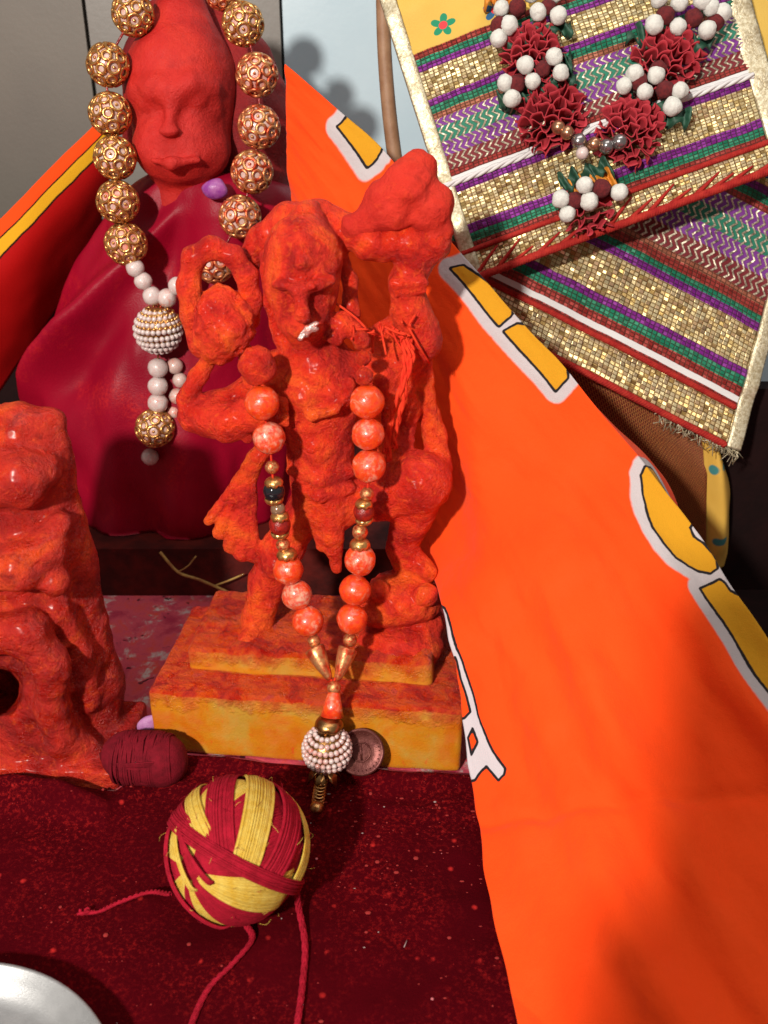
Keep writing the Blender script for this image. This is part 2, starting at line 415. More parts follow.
FAB_GREEN = plain('green_ribbon', (0.010, 0.060, 0.035), 0.6, 0, 0.02, 12, (0.02, 0.09, 0.05), 2)
FAB_ORANGE = plain('marigold_ribbon', (0.75, 0.28, 0.02), 0.65, 0, 0.02, 12, (0.62, 0.20, 0.01), 2)
BEAD_SIL = plain('steel_bead', (0.40, 0.38, 0.38), 0.25, 0.9)
BEAD_COP = plain('copper_bead', (0.62, 0.34, 0.20), 0.28, 0.9)
PURPLE = plain('purple_petal', (0.26, 0.04, 0.28), 0.4, 0, 0.03, 5, (0.40, 0.12, 0.36), 2)
LILAC = plain('lilac_petal', (0.50, 0.24, 0.46), 0.6, 0, 0.03, 5, (0.42, 0.15, 0.38), 2)
STRAW = plain('dry_straw', (0.42, 0.26, 0.06), 0.8, 0, 0.03, 6, (0.30, 0.12, 0.03), 2)
DARKWOOD = plain('dark_stained_wood', (0.045, 0.005, 0.004), 0.6, 0, 0.05, 2, (0.11, 0.009, 0.006), 0.6, Specular_IOR_Level=0.2)
BLACKISH = plain('shadow_board', (0.010, 0.004, 0.004), 0.8, 0, 0.03, 3, (0.016, 0.005, 0.005), 0.4, Specular_IOR_Level=0.1)  # near-black for the stand-in shade boards and the wall joints
TAN = plain('tan_wood', (0.36, 0.20, 0.11), 0.6, 0, 0.03, 3, (0.28, 0.14, 0.07), 1.0)
FOIL = plain('silver_foil', (0.74, 0.66, 0.63), 0.3, 0.6, 0.10, 5, (0.72, 0.12, 0.06), 3.5)
def fibre(name, c, c2):
    m, nt, b = mat(name); n = N(nt); o = n.obj()
    cc = n.mix(n.map(n.noise(o, 2.5, 5, 0.7), 0.35, 0.65), c, c2)
    setp(b, n, Base_Color=cc, Roughness=0.85, Specular_IOR_Level=0.15, Normal=n.bump(n.noise(o, 16, 5, 0.7), 0.9, 0.04 * CM))
    return m
Y_RED = fibre('red_yarn', (0.22, 0.003, 0.012), (0.34, 0.006, 0.022))
Y_YEL = fibre('yellow_yarn', (0.48, 0.29, 0.030), (0.55, 0.40, 0.085))
Y_MAR = fibre('maroon_yarn', (0.10, 0.002, 0.007), (0.17, 0.004, 0.012))
CORD_RED = fibre('red_braid', (0.26, 0.012, 0.012), (0.38, 0.03, 0.02))
THREAD = fibre('vermilion_thread', (0.58, 0.02, 0.01), (0.66, 0.05, 0.015))

# ------------------------------------------------------------------ the setting
def slab(name, x0, x1, y0, y1, z0, z1, m, kind='structure', bev=0.0):
    v = [(x, y, z) for x in (x0, x1) for y in (y0, y1) for z in (z0, z1)]
    f = [(0, 1, 3, 2), (4, 6, 7, 5), (0, 4, 5, 1), (2, 3, 7, 6), (0, 2, 6, 4), (1, 5, 7, 3)]
    o = part(name, v, f, m, org=((x0 + x1) / 2, (y0 + y1) / 2, z0), smooth=False)
    if kind: o['kind'] = kind
    return o
def m_marble():
    m, nt, b = mat('powdered_marble'); n = N(nt); o = n.obj()
    base = n.mix(n.noise(o, 0.3, 5), (0.48, 0.44, 0.42), (0.40, 0.36, 0.34))
    pk = n.ramp(n.noise(o, 0.8, 5, 0.7, 0.5), [(0.3, (0.30, 0.02, 0.05)), (0.5, (0.46, 0.06, 0.09)), (0.7, (0.50, 0.05, 0.03))])
    c = n.mix(n.map(n.noise(o, 0.7, 7, 0.72, 0.3), 0.36, 0.46), base, pk)
    c = n.mix(n.map(n.noise(o, 1.5, 4, 0.6, 0.4), 0.66, 0.70), c, (0.06, 0.006, 0.012))
    setp(b, n, Base_Color=c, Roughness=0.45, Normal=n.bump(n.noise(o, 5, 6, 0.7), 0.6, 0.05 * CM)); return m
slab('altar_shelf', -60, 60, -60, 12, -3, 0, m_marble())
WALL = plain('grey_wall_panel', (0.155, 0.132, 0.108), 0.5, 0, 0.01, 3, (0.12, 0.102, 0.085), 0.05)
WALLB = plain('pale_wall_panel', (0.60, 0.74, 0.82), 0.35, 0, 0.01, 3, (0.50, 0.65, 0.74), 0.06)
sx = P(88, 40, 32)[0]; sx2 = P(283, 60, 32)[0]
slab('wall_left_panel', -70, sx - 0.12, 32, 34, -3, 70, WALL)
slab('wall_middle_panel', sx + 0.12, sx2 - 0.1, 32.05, 34, -3, 70, plain('grey_brown_wall_panel', (0.21, 0.19, 0.17), 0.4, 0, 0.01, 3, (0.175, 0.16, 0.14), 0.05))
slab('wall_right_panel', sx2 + 0.1, 70, 32, 34, -3, 70, WALLB)
slab('wall_joint_backing', -70, 70, 34.05, 35, -3, 70, BLACKISH)
slab('altar_back_step', -60, 12, 10.2, 31.8, -3.2, 3.2, DARKWOOD)
slab('painted_shade_panel', -60, -9, 25, 26, 3.21, P(60, 222, 25)[2], BLACKISH)  # added near-black sheet standing in for the shadow between the cloths
slab('painted_shade_board', 15.6, 60, 10.4, 11.6, 0, 13, BLACKISH)  # added near-black board standing in for the shaded gap behind the brocade
slab('painted_shade_slab', 13.0, 60, -7.0, 10.38, 0, 0.3, BLACKISH)  # added near-black slab, puts the same gap's shade onto the shelf

# ------------------------------------------------------------------ large draped figure behind
bigY = 17.0
base = P(175, 560, 15.0)
idol_b = thing('large_idol', 'large red-faced idol wrapped in a maroon robe, behind the others by the grey wall', 'idol', (base[0], 17, 3.2))
lo = P(70, 240, 22); cl = Clay((lo[0] - 2, 9, 20), (2, 24, 37), 0.15)
hy = 14.5
cl.ball(B(181, 100, hy + 0.6, 56), 0.5, sq=(0.98, 0.95, 1.18))
cl.cone(B(183, 60, hy + 1.2, 50), B(181, -22, hy + 2.0, 14), 0.9)
cl.ball(B(175, 147, hy - 1.3, 36), 1.0, sq=(1.1, 0.85, 0.8))
cl.ball(B(184, 150, hy - 0.4, 44), 0.9, sq=(1.06, 0.85, 0.72))
for ex, ey in ((154, 103), (192, 99)):
    cl.ball(B(ex, ey, hy - 2.75, 12), 0.8, True, sq=(1.3, 0.8, 0.75))
    cl.ball(B(ex, ey + 2, hy - 1.75, 8), 0.4, sq=(1.7, 0.7, 0.6))
cl.chain([B(138, 90, hy - 1.3, 4), B(155, 87, hy - 2.0, 4), B(172, 92, hy - 2.1, 4), B(192, 84, hy - 2.0, 4), B(212, 88, hy - 1.2, 4)], 0.9)
cl.cone(B(173, 95, hy - 2.0, 5), B(168, 128, hy - 2.9, 6), 0.6)
cl.ball(B(168, 131, hy - 3.0, 8), 0.5, sq=(1.5, 0.8, 0.7))
cl.chain([B(143, 145, hy - 2.75, 3), B(158, 151, hy - 3.5, 3.2), B(178, 153, hy - 3.6, 3.2), B(198, 151, hy - 3.2, 3.2), B(214, 144, hy - 2.4, 3)], 0.25, True)
cl.chain([B(152, 160, hy - 3.0, 3), B(172, 163, hy - 3.4, 4), B(198, 160, hy - 2.9, 3)], 0.5)
cl.cone(B(185, 160, hy + 1, 34), B(190, 200, hy + 1, 40), 0.8)
v, f = cl.skin([(0.35, 0.14, 2), (1.2, 0.06, 3)])
part('head', v, f, SIND_OLD, idol_b)
# hood of darker hair and shoulder behind the head
cl = Clay((lo[0], 12, 18), (3, 26, 37), 0.22)
cl.chain([B(205, 10, hy + 3.5, 22), B(236, 70, hy + 3.2, 38), B(256, 122, hy + 2.8, 40), B(250, 180, hy + 2.6, 40)], 0.8)
cl.chain([B(165, 20, hy + 3.5, 22), B(150, 70, hy + 3.6, 26), B(146, 140, hy + 3.2, 26)], 0.8)
v, f = cl.skin([(0.3, 0.25, 3)])
part('hood', v, f, vermilion('maroon_hair', [(0.12, 0.004, 0.006), (0.20, 0.007, 0.009), (0.24, 0.009, 0.010), (0.28, 0.012, 0.01), (0.16, 0.005, 0.01)], (0.5, 0.7), 0.2, 0.03, 0.0), idol_b)
# robe: rings with folds
rows = [(196, 168, 13.4, 46, 2.6), (204, 180, 12.9, 76, 3.4), (207, 202, 12.6, 99, 4.2), (204, 240, 12.6, 116, 4.8), (198, 290, 12.2, 130, 5.4), (190, 340, 11.9, 138, 5.9),
        (186, 390, 11.7, 140, 6.2), (188, 440, 11.6, 128, 6.4), (192, 490, 11.5, 116, 6.2), (196, 530, 11.5, 106, 6.0), (198, 562, 11.6, 98, 5.8)]
rr = spline(rows, 110); NA = 220; vv = []
for i, (px, py, fy, rx, ry) in enumerate(rr):
    c = P(px, py, fy + ry); rxx = size_at(c, rx); t = i / 109
    a = np.linspace(0, 2 * math.pi, NA, endpoint=False)
    dirx, diry = np.cos(a), np.sin(a)
    fold = 0.34 * t * np.sin(a * 7 + 2.2 * np.sin(a * 2 + t * 3)) + 0.20 * t * np.sin(a * 13 + t * 4)
    # a heavy fold sweeping from the left hip across the lap
    s_ = (a - math.pi) % (2 * math.pi)
    fc = 0.30 + 0.95 * np.clip((0.62 - t) / 0.4, 0, 1.2)
    fold = fold + 1.6 * np.exp(-((s_ - fc) / 0.13) ** 2) * np.clip((t - 0.16) * 4, 0, 1) * np.clip((0.72 - t) * 4, 0, 1) - 0.6 * np.exp(-((s_ - fc - 0.34) / 0.2) ** 2) * np.clip((t - 0.2) * 4, 0, 1) * np.clip((0.8 - t) * 4, 0, 1)
    p = np.stack([c[0] + dirx * (rxx + fold), c[1] + diry * (ry + fold), np.full(NA, c[2])], -1)
    vv.append(p)
vv = np.array(vv); vv[..., 2] = np.maximum(vv[..., 2], 3.25)
n3 = fbm(vv * np.array([0.16, 0.16, 0.10]) + 3, 3)[..., None]
cen = vv.mean(1, keepdims=True); dr = (vv - cen); dr[..., 2] = 0; dr /= np.linalg.norm(dr, axis=-1, keepdims=True) + 1e-9
n4 = fbm(vv * np.array([0.45, 0.45, 0.16]) + 13, 3)[..., None]
vv = vv + dr * (n3 * 0.75 + n4 * 0.22)
robe_v = vv.reshape(-1, 3)
fr = grid_faces(110, NA)
wrapf = np.array([(i * NA + NA - 1, (i + 1) * NA + NA - 1, (i + 1) * NA, i * NA) for i in range(109)])
part('robe', robe_v, np.concatenate([fr, wrapf]), ROBE, idol_b)['label'] = 'maroon satin robe with a deep sweeping fold'
# petal lying on the shoulder
v, f = sphere(P(215, 190, 12.0), 0.62, 16, 10, (1.1, 0.6, 0.8)); v = v + 0.12 * fbm(v * 1.3, 2)[:, None]
tag(part('petal', v, f, PURPLE, org=P(215, 190, 12.6)), 'small glossy purple petal on the shoulder of the large idol', 'petal')

# ------------------------------------------------------------------ left red and orange cloth behind
def sheet(name, rows, nu, nv, m, label=None, cat=None, parent=None, thick=0.06, wob=0.15, wsc=0.25, uvs=True):
    R = np.array([spline(r, nv) for r in rows])            # rows: lists of points
    S = np.array([spline(R[:, j], nu) for j in range(nv)]).transpose(1, 0, 2)
    S = S + wob * np.stack([fbm(S * wsc + 11 * k, 3) for k in range(3)], -1)
    uu = np.stack(np.meshgrid(np.linspace(0, 1, nu), np.linspace(0, 1, nv), indexing='ij'), -1).reshape(-1, 2)
    o = part(name, S.reshape(-1, 3), grid_faces(nu, nv), m, parent, org=None if parent else S.reshape(-1, 3).min(0), uv=uu)
    s = o.modifiers.new('thickness', 'SOLIDIFY'); s.thickness = thick * CM; s.offset = 0
    if label: tag(o, label, cat)
    return o, S
def m_leftcloth():
    m, nt, b = mat('striped_orange_red_cloth'); n = N(nt); o = n.obj(); v = n.sep(n.uv())[1]
    vw = n.math('ADD', v, n.math('MULTIPLY', n.math('SUBTRACT', n.noise(o, 0.35, 3), 0.5), 0.05))
    c = n.ramp(vw, [(0.0, (0.74, 0.055, 0.005)), (0.19, (0.02, 0.005, 0.003)), (0.21, (0.62, 0.32, 0.012)), (0.33, (0.02, 0.005, 0.003)), (0.35, (0.36, 0.004, 0.004))], 'CONSTANT')
    setp(b, n, Base_Color=c, Roughness=0.75, Specular_IOR_Level=0.1, Normal=n.bump(n.noise(o, 12, 3), 0.4, 0.02 * CM)); return m
sheet('striped_cloth', [[P(112, 104, 21), P(112, 128, 20.5), P(112, 160, 20.5), P(104, 200, 21), P(96, 260, 22.5)],
                        [P(66, 152, 19), P(66, 176, 18.5), P(66, 212, 18.3), P(58, 262, 18.8), P(50, 320, 20)],
                        [P(16, 204, 17), P(16, 230, 16.5), P(16, 268, 16.2), P(14, 322, 16.8), P(14, 372, 18)],
                        [P(-50, 274, 15), P(-50, 300, 14.6), P(-50, 340, 14.4), P(-50, 390, 15), P(-50, 460, 16)]], 60, 50, m_leftcloth(),
      'red cloth with orange edge and yellow stripe hanging at far left', 'cloth', wob=0.10)

# ------------------------------------------------------------------ small idol at the left, cut by the frame
lb = G(50, 770)
idol_l = thing('small_idol', 'glossy vermilion seated idol at left edge, cut off by the frame', 'idol', (-15.5, -3.6, 0))
cl = Clay((-24, -9, -0.2), (-9.5, 3, 19), 0.12)
y0 = -2.6
cl.chain([B(22, 430, y0 + 0.4, 30), B(24, 460, y0 + 0.4, 44), B(26, 540, y0 + 0.3, 54), B(36, 640, y0 + 0.4, 62), B(44, 735, y0 + 0.1, 66)], 0.8)
cl.ball(B(50, 424, y0 + 0.6, 20), 0.5)
cl.chain([B(58, 445, y0 + 0.5, 16), B(72, 560, y0 + 0.4, 20), B(96, 680, y0 + 0.2, 23), B(100, 745, y0, 25)], 0.6)
cl.chain([B(-40, 430, y0, 40), B(-50, 560, y0, 60), B(-60, 740, y0, 70)], 0.8)
cl.chain([B(-10, 482, y0 - 1.4, 30), B(22, 478, y0 - 1.5, 26), B(46, 470, y0 - 1.0, 16)], 0.7)
cl.chain([B(-20, 578, y0 - 2.2, 30), B(20, 566, y0 - 2.4, 26), B(46, 552, y0 - 2.0, 18), B(60, 522, y0 - 1.2, 12)], 0.45)
cl.ball(B(54, 580, y0 - 2.2, 15), 0.35)
cl.chain([B(-12, 634, y0 - 2.8, 24), B(26, 632, y0 - 2.8, 22), B(50, 662, y0 - 2.9, 18), B(54, 706, y0 - 2.7, 16), B(62, 738, y0 - 2.5, 18), B(84, 748, y0 - 2.2, 15)], 0.4)
cl.chain([B(58, 610, y0 - 1.5, 13), B(80, 650, y0 - 1.1, 13), B(88, 700, y0 - 1.2, 14)], 0.4)
cl.cone(B(2, 696, y0 - 4.5, 26), B(-6, 690, y0 + 1.2, 22), 0.3, True)
cl.ball(B(4, 598, y0 - 3.0, 12), 0.3, True, sq=(2.4, 1.6, 0.65)); cl.ball(B(70, 606, y0 - 2.6, 8), 0.4, True, sq=(1.6, 1.2, 0.8))
cl.cone(B(0, 534, y0 - 3.4, 8), B(50, 508, y0 - 2.6, 5), 0.4, True); cl.ball(B(66, 500, y0 - 1.9, 10), 0.4, True, sq=(0.7, 1, 1.6))
cl.ball(B(76, 690, y0 - 2.6, 7), 0.4, True, sq=(0.8, 1, 2.0))
cl.box((-17.2, -3.4, 0.35), (5.4, 2.6, 0.62), 0.25, -0.05, k=0.5)
v, f = cl.skin([(0.3, 0.16, 2), (0.9, 0.07, 3), (2.6, 0.045, 3)], zmin=0.0)
part('figure', v, f, SIND_WET, idol_l)

# ------------------------------------------------------------------ the standing idol in the middle
idol = thing('standing_idol', 'orange vermilion-coated standing idol with raised arm on a yellow stepped plinth', 'idol', (-3.5, -0.6, 0))
ROT = -0.105
cl = Clay((-12.6, -7.6, -0.3), (6.2, 6, 5.2), 0.10)
pc = np.array([-3.25, -0.75])
cl.box((pc[0], pc[1], 1.75), (7.2, 3.75, 1.75), 0.22, ROT)
v, f = cl.skin([(0.5, 0.05, 2)], zmin=0.0)
up = np.clip((v[:, 2] - 3.1) / 0.3, 0, 1)
v[:, 2] += up * (0.07 * fbm(v * 1.6, 3) + 0.07 * np.abs(fbm(v * 4.0 + 4, 3)))
plinth = part('plinth', v, f, PLINTH, idol)
cl = Clay((-12, -7.0, 2.9), (5.6, 6, 6.2), 0.10)
cl.box((pc[0] + 0.0, pc[1] + 0.75, 4.05), (5.75, 2.75, 0.72), 0.28, ROT)
v, f = cl.skin([(0.5, 0.08, 2)])
up = np.clip((v[:, 2] - 4.5) / 0.3, 0, 1)
v[:, 2] += up * (0.10 * fbm(v * 1.6, 3) + 0.10 * np.abs(fbm(v * 4.0 + 4, 3)))
part('upper_step', v, f, PLINTH, plinth)

cl = Clay((-11.6, -4.6, 4.0), (4.6, 4.0, 26.4), 0.082)
b0 = 0.2
# torso, neck, shoulders
cl.chain([B(318, 372, b0, 38), B(319, 410, b0, 37), B(320, 452, b0 - 0.1, 31), B(326, 500, b0 - 0.1, 34)], 0.4)
cl.cone(B(278, 372, b0 + 0.1, 20), B(366, 372, b0 + 0.1, 21), 0.4)
cl.cone(B(312, 342, b0 - 0.2, 22), B(318, 366, b0, 28), 0.4)
cl.ball(B(336, 396, b0 - 1.25, 17), 0.3, sq=(1, 0.8, 0.9)); cl.ball(B(304, 396, b0 - 1.25, 17), 0.3, sq=(1, 0.8, 0.9))
cl.ball(B(320, 445, b0 - 1.0, 18), 0.35); cl.ball(B(320, 452, b0 - 2.0, 4), 0.2, True)
cl.chain([B(292, 382, b0 - 1.3, 4), B(312, 416, b0 - 1.9, 5), B(336, 410, b0 - 1.9, 4), B(350, 384, b0 - 1.3, 4)], 0.15)
cl.chain([B(292, 470, b0 - 0.9, 6), B(320, 480, b0 - 1.6, 7), B(350, 472, b0 - 0.9, 6)], 0.18)
cl.chain([B(296, 486, b0 - 1.1, 5), B(320, 496, b0 - 1.8, 6), B(350, 488, b0 - 1.1, 5)], 0.18)
# head with tall crown, sunken eyes, narrow muzzle
cl.chain([B(303, 252, b0 - 0.3, 37), B(301, 284, b0 - 0.6, 34), B(303, 312, b0 - 0.9, 26), B(305, 326, b0 - 1.0, 19)], 0.5)
cl.cone(B(304, 250, b0 - 0.3, 36), B(307, 216, b0 + 0.2, 14), 0.4)
cl.chain([B(302, 226, b0 - 1.0, 5), B(301, 262, b0 - 2.1, 5)], 0.4)
cl.chain([B(276, 284, b0 - 2.0, 4), B(296, 290, b0 - 2.5, 4), B(312, 288, b0 - 2.5, 4), B(330, 280, b0 - 2.0, 4)], 0.35)
cl.ball(B(285, 298, b0 - 2.6, 8), 0.35, True, sq=(1.0, 0.9, 0.8)); cl.ball(B(316, 296, b0 - 2.7, 8), 0.35, True, sq=(1.0, 0.9, 0.8))
cl.cone(B(299, 290, b0 - 2.2, 4), B(302, 314, b0 - 2.8, 8), 0.35)
cl.ball(B(304, 326, b0 - 1.9, 16), 0.35, sq=(1.1, 0.9, 0.8))
cl.chain([B(288, 330, b0 - 2.3, 2.0), B(304, 334, b0 - 2.95, 2.2), B(322, 328, b0 - 2.3, 2.0)], 0.2, True)
cl.chain([B(266, 256, b0 + 0.1, 7), B(270, 300, b0 + 0.1, 7), B(282, 338, b0, 8)], 0.3)
cl.chain([B(340, 252, b0 + 0.4, 6), B(350, 280, b0 + 0.4, 6), B(350, 316, b0 + 0.2, 8)], 0.25)
cl.ball(B(343, 324, b0 - 0.8, 11), 0.2); cl.ball(B(356, 331, b0 - 0.9, 8), 0.15); cl.ball(B(334, 336, b0 - 1.1, 8), 0.15)
# arching band of the tail behind the head
cl.chain([B(246, 268, b0 + 0.9, 10), B(262, 238, b0 + 1.0, 12), B(288, 217, b0 + 1.0, 13), B(318, 213, b0 + 0.9, 12), B(350, 226, b0 + 0.8, 13)], 0.25)
# upper arm bar and raised forearm
cl.chain([B(340, 230, b0 + 0.6, 14), B(372, 240, b0 + 0.2, 17), B(410, 243, b0, 17), B(434, 240, b0, 17)], 0.3)
cl.chain([B(434, 246, b0, 16), B(418, 260, b0, 16), B(408, 282, b0, 16), B(411, 310, b0, 17.5), B(420, 336, b0 + 0.1, 20)], 0.2)
cl.cone(B(396, 284, b0 - 0.7, 4), B(424, 283, b0 - 0.7, 4), 0.15); cl.cone(B(398, 292, b0 - 0.7, 3), B(424, 291, b0 - 0.7, 3), 0.12)
cl.chain([B(421, 342, b0 + 0.1, 20), B(398, 366, b0 + 0.2, 18), B(368, 374, b0 + 0.2, 20)], 0.3)
cl.chain([B(396, 322, b0 + 1.0, 9), B(376, 338, b0 + 0.9, 11)], 0.35)
# left arm: elbow out, forearm back to the chest, thin mace handle
cl.chain([B(276, 372, b0 + 0.2, 18), B(240, 398, b0 + 0.2, 15), B(198, 414, b0 - 0.1, 16)], 0.2)
cl.chain([B(194, 415, b0 - 0.1, 17), B(228, 422, b0 - 0.8, 19), B(268, 414, b0 - 1.4, 12)], 0.2)
cl.cone(B(244, 404, b0 - 1.1, 5), B(248, 438, b0 - 1.0, 5), 0.12)
for q in range(4): cl.cone(B(262, 404 + q * 7, b0 - 1.6, 4.2), B(284, 402 + q * 7, b0 - 1.9, 3.8), 0.08)
cl.chain([B(214, 352, b0 - 0.2, 8), B(197, 376, b0 - 0.3, 7), B(185, 402, b0 - 0.2, 9)], 0.2)
cl.chain([B(246, 352, b0 - 0.2, 7), B(252, 385, b0 - 0.3, 7)], 0.2)
# pleated end of the sash flaring out to the left
cl.chain([B(276, 436, b0, 11), B(258, 456, b0 - 0.1, 8), B(250, 474, b0 - 0.2, 8)], 0.25)
for qx, qy, r in ((209, 520, 6), (219, 532, 7), (231, 544, 7.5), (243, 553, 7), (253, 556, 5)):
    cl.cone(B(251, 466, b0 - 0.2, 5), B(qx, qy, b0 - 0.5, r), 0.12)
# hips, legs
cl.chain([B(306, 512, b0 - 0.1, 20), B(284, 546, b0 - 0.3, 19), B(268, 580, b0 - 0.2, 16), B(257, 622, b0 - 0.4, 14)], 0.3)
cl.ball(B(276, 566, b0 - 1.0, 11), 0.25)
cl.chain([B(258, 626, b0 - 0.5, 11), B(246, 644, b0 - 1.5, 10)], 0.2)
cl.chain([B(328, 496, b0 - 1.3, 10), B(332, 535, b0 - 1.3, 10), B(337, 568, b0 - 1.1, 5)], 0.2); cl.chain([B(316, 500, b0 - 1.2, 7), B(322, 545, b0 - 1.0, 6)], 0.2)
cl.chain([B(346, 500, b0, 22), B(388, 494, b0 - 0.4, 24), B(420, 480, b0 - 0.7, 30)], 0.35)
cl.chain([B(428, 480, b0 - 0.6, 22), B(412, 515, b0 - 0.3, 19), B(403, 545, b0 + 0.1, 15), B(410, 572, b0, 15)], 0.3)
cl.chain([B(404, 548, b0 + 0.1, 11), B(428, 572, b0 - 0.6, 10)], 0.25)
# strips of scarf down the right side
cl.chain([B(420, 352, b0 + 0.6, 12), B(424, 396, b0 + 0.8, 10), B(434, 436, b0 + 0.6, 11), B(440, 468, b0 + 0.1, 12)], 0.3)
cl.chain([B(384, 376, b0 - 0.6, 10), B(392, 420, b0 - 0.3, 8), B(384, 462, b0 - 0.2, 9)], 0.25)
cl.chain([B(400, 372, b0 - 0.1, 9), B(410, 410, b0 + 0.1, 8), B(404, 450, b0, 8)], 0.25)
# crouching shape under the raised foot
cl.ball(B(404, 596, b0 - 0.5, 36), 0.2, sq=(1.08, 0.95, 0.68)); cl.ball(B(384, 612, b0 - 1.2, 22), 0.15, sq=(1.2, 0.8, 0.6))
cl.ball(B(420, 622, b0 - 0.6, 25), 0.15, sq=(0.95, 0.9, 0.7)); cl.ball(B(398, 645, b0 - 1.5, 42), 0.2, sq=(1.05, 0.8, 0.5))
cl.ball(B(400, 668, b0 - 1.8, 43), 0.2, sq=(1.08, 0.8, 0.4)); cl.ball(B(426, 594, b0 - 1.7, 11), 0.2); cl.ball(B(378, 590, b0 - 1.5, 9), 0.2)
# worn offering of threads at the feet
cl.chain([B(268, 655, b0 - 1.6, 5), B(300, 668, b0 - 2.2, 6), B(340, 668, b0 - 2.3, 6)], 0.4)
cl.ball(B(300, 632, b0 + 0.6, 24), 0.3, sq=(1.3, 0.8, 0.7))
cl.d -= 0.05
v, f = cl.skin([(0.45, 0.07, 2), (1.2, 0.05, 3), (2.8, 0.04, 3), (5.0, 0.018, 2)])
part('figure', v, f, SIND, idol)
# rock on the raised hand
cl = Clay((-2.4, -3, 20.5), (4.8, 4, 27.6), 0.095)
cl.ball(B(410, 188, b0 + 0.1, 28), 0.3, sq=(0.98, 1, 0.95)); cl.ball(B(418, 171, b0 + 0.1, 18), 0.25); cl.ball(B(390, 206, b0 + 0.1, 26), 0.3)
cl.ball(B(428, 207, b0, 24), 0.25); cl.cone(B(392, 212, b0, 22), B(356, 228, b0 + 0.1, 14), 0.3); cl.ball(B(440, 232, b0 - 0.1, 14), 0.3)
v, f = cl.skin([(0.6, 0.13, 2), (1.6, 0.09, 3), (3.5, 0.03, 2)])
part('carried_rock', v, f, SIND_MATTE, idol)
# mace head with the tail loop
cl = Clay((-12, -3.2, 15), (-4, 3.6, 24.2), 0.085)
cl.ball(B(224, 326, b0 - 0.5, 31), 0.3, sq=(1, 0.95, 1.0)); cl.ball(B(222, 308, b0 - 0.4, 22), 0.35); cl.ball(B(217, 345, b0 - 0.4, 19), 0.35); cl.ball(B(240, 314, b0 - 0.4, 16), 0.3)
v, f = cl.skin([(0.7, 0.10, 2), (2.8, 0.12, 3)])
part('mace_head', v, f, SIND, idol)
cl = Clay((-12.2, -3.2, 14.6), (-4, 3.6, 25), 0.085)
cl.chain([B(203, 345, b0 + 0.1, 13), B(196, 315, b0, 13), B(188, 284, b0, 11.5), B(193, 258, b0, 11), B(212, 247, b0, 11), B(234, 256, b0, 11), B(246, 275, b0, 10.5), B(251, 300, b0, 11), B(252, 320, b0 + 0.1, 9)], 0.3)
v, f = cl.skin([(0.7, 0.08, 2), (2.4, 0.03, 2)])
part('tail_loop', v, f, SIND, idol)
# foil flake stuck on the chin
mb = MB(); fc_ = P(309, 330, b0 - 2.75)
for (dx, dz, a, b_, t) in ((0, 0, 0.36, 0.19, 0.6), (-0.30, -0.26, 0.20, 0.10, 0.7), (0.22, 0.20, 0.17, 0.09, 0.4)):
    v, f = sphere((0, 0, 0), 1.0, 24, 12, (a, 0.10, b_)); v = v * (1 + 0.45 * fbm(v * 5.0 + dx * 9, 3)[:, None]); c_, s_ = math.cos(t), math.sin(t)
    v = np.stack([v[:, 0] * c_ - v[:, 2] * s_, v[:, 1] + 0.05 * fbm(v * 8, 2), v[:, 0] * s_ + v[:, 2] * c_], -1); mb.add(v + fc_ + (dx, 0.06, dz), f)
part('foil_flake', mb.verts(), mb.f, FOIL, idol)
# knotted threads hanging on the right shoulder
mb = MB(); rnd = np.random.RandomState(8)
for k, (x0, x1, x2, y2) in enumerate(((402, 398, 386, 452), (406, 404, 394, 448), (410, 399, 388, 462))):
    p = spline([P(x0, 334 + k * 3, b0 - 1.0), P(x0 + 3, 360, b0 - 1.5), P(x1, 395, b0 - 1.7), P(x2 + 3, 425, b0 - 1.5), P(x2, y2, b0 - 1.4)], 40)
    p = p + 0.07 * np.stack([vnoise(p * 1.6 + 9 * k + 3 * q) for q in range(3)], -1)
    for s in (0, 1):
        a = np.linspace(0, 26, 40) + s * math.pi
        mb.add(*tube(p + 0.055 * np.stack([np.cos(a), np.sin(a), 0 * a], -1), 0.075, 6))
for k in range(26):
    c0 = P(352 + rnd.rand() * 60, 322 + rnd.rand() * 16, b0 - 1.2); d = rnd.randn(3) * 0.35
    mb.add(*tube(spline([c0, c0 + d * 0.6 + rnd.randn(3) * 0.12, c0 + d * 1.5], 8), 0.05, 5))
thr = part('knotted_thread', mb.verts(), mb.f, THREAD, org=P(400, 450, b0 - 1.4))
tag(thr, 'twisted red threads knotted over the raised arm of the standing idol', 'thread')

# ------------------------------------------------------------------ bead necklaces
def me_of(vf, m): return mesh_from(vf[0], vf[1], True, mats=[m])
UNIT = sphere((0, 0, 0), 1.0, 26, 16)
BEADM = {}
for k, m in enumerate((SIND, PEARL, PEARL_W, PEARL_O, GOLDSM, BLACKB, CRYST, DARKRED, BRASS, BEAD_SIL, BEAD_COP, COTTON_W, COTTON_M)):
    am = 0.10 if m in (COTTON_W, COTTON_M) else 0.13 if m is SIND else 0.04
    BEADM[m.name] = mesh_from(UNIT[0] + am * UNIT[0] * fbm(UNIT[0] * 2.0 + k * 5, 2)[:, None], UNIT[1], True, mats=[m])
def bead(parent, p, r, m, name='bead', sq=None):
    o = link(name, BEADM[m.name], p, parent); o.scale = (r, r, r) if sq is None else tuple(r * q for q in sq)
    o.rotation_euler = (random.uniform(0, 6), random.uniform(0, 6), random.uniform(0, 6)) if sq is None else (0, 0, 0)
    return o
random.seed(12)
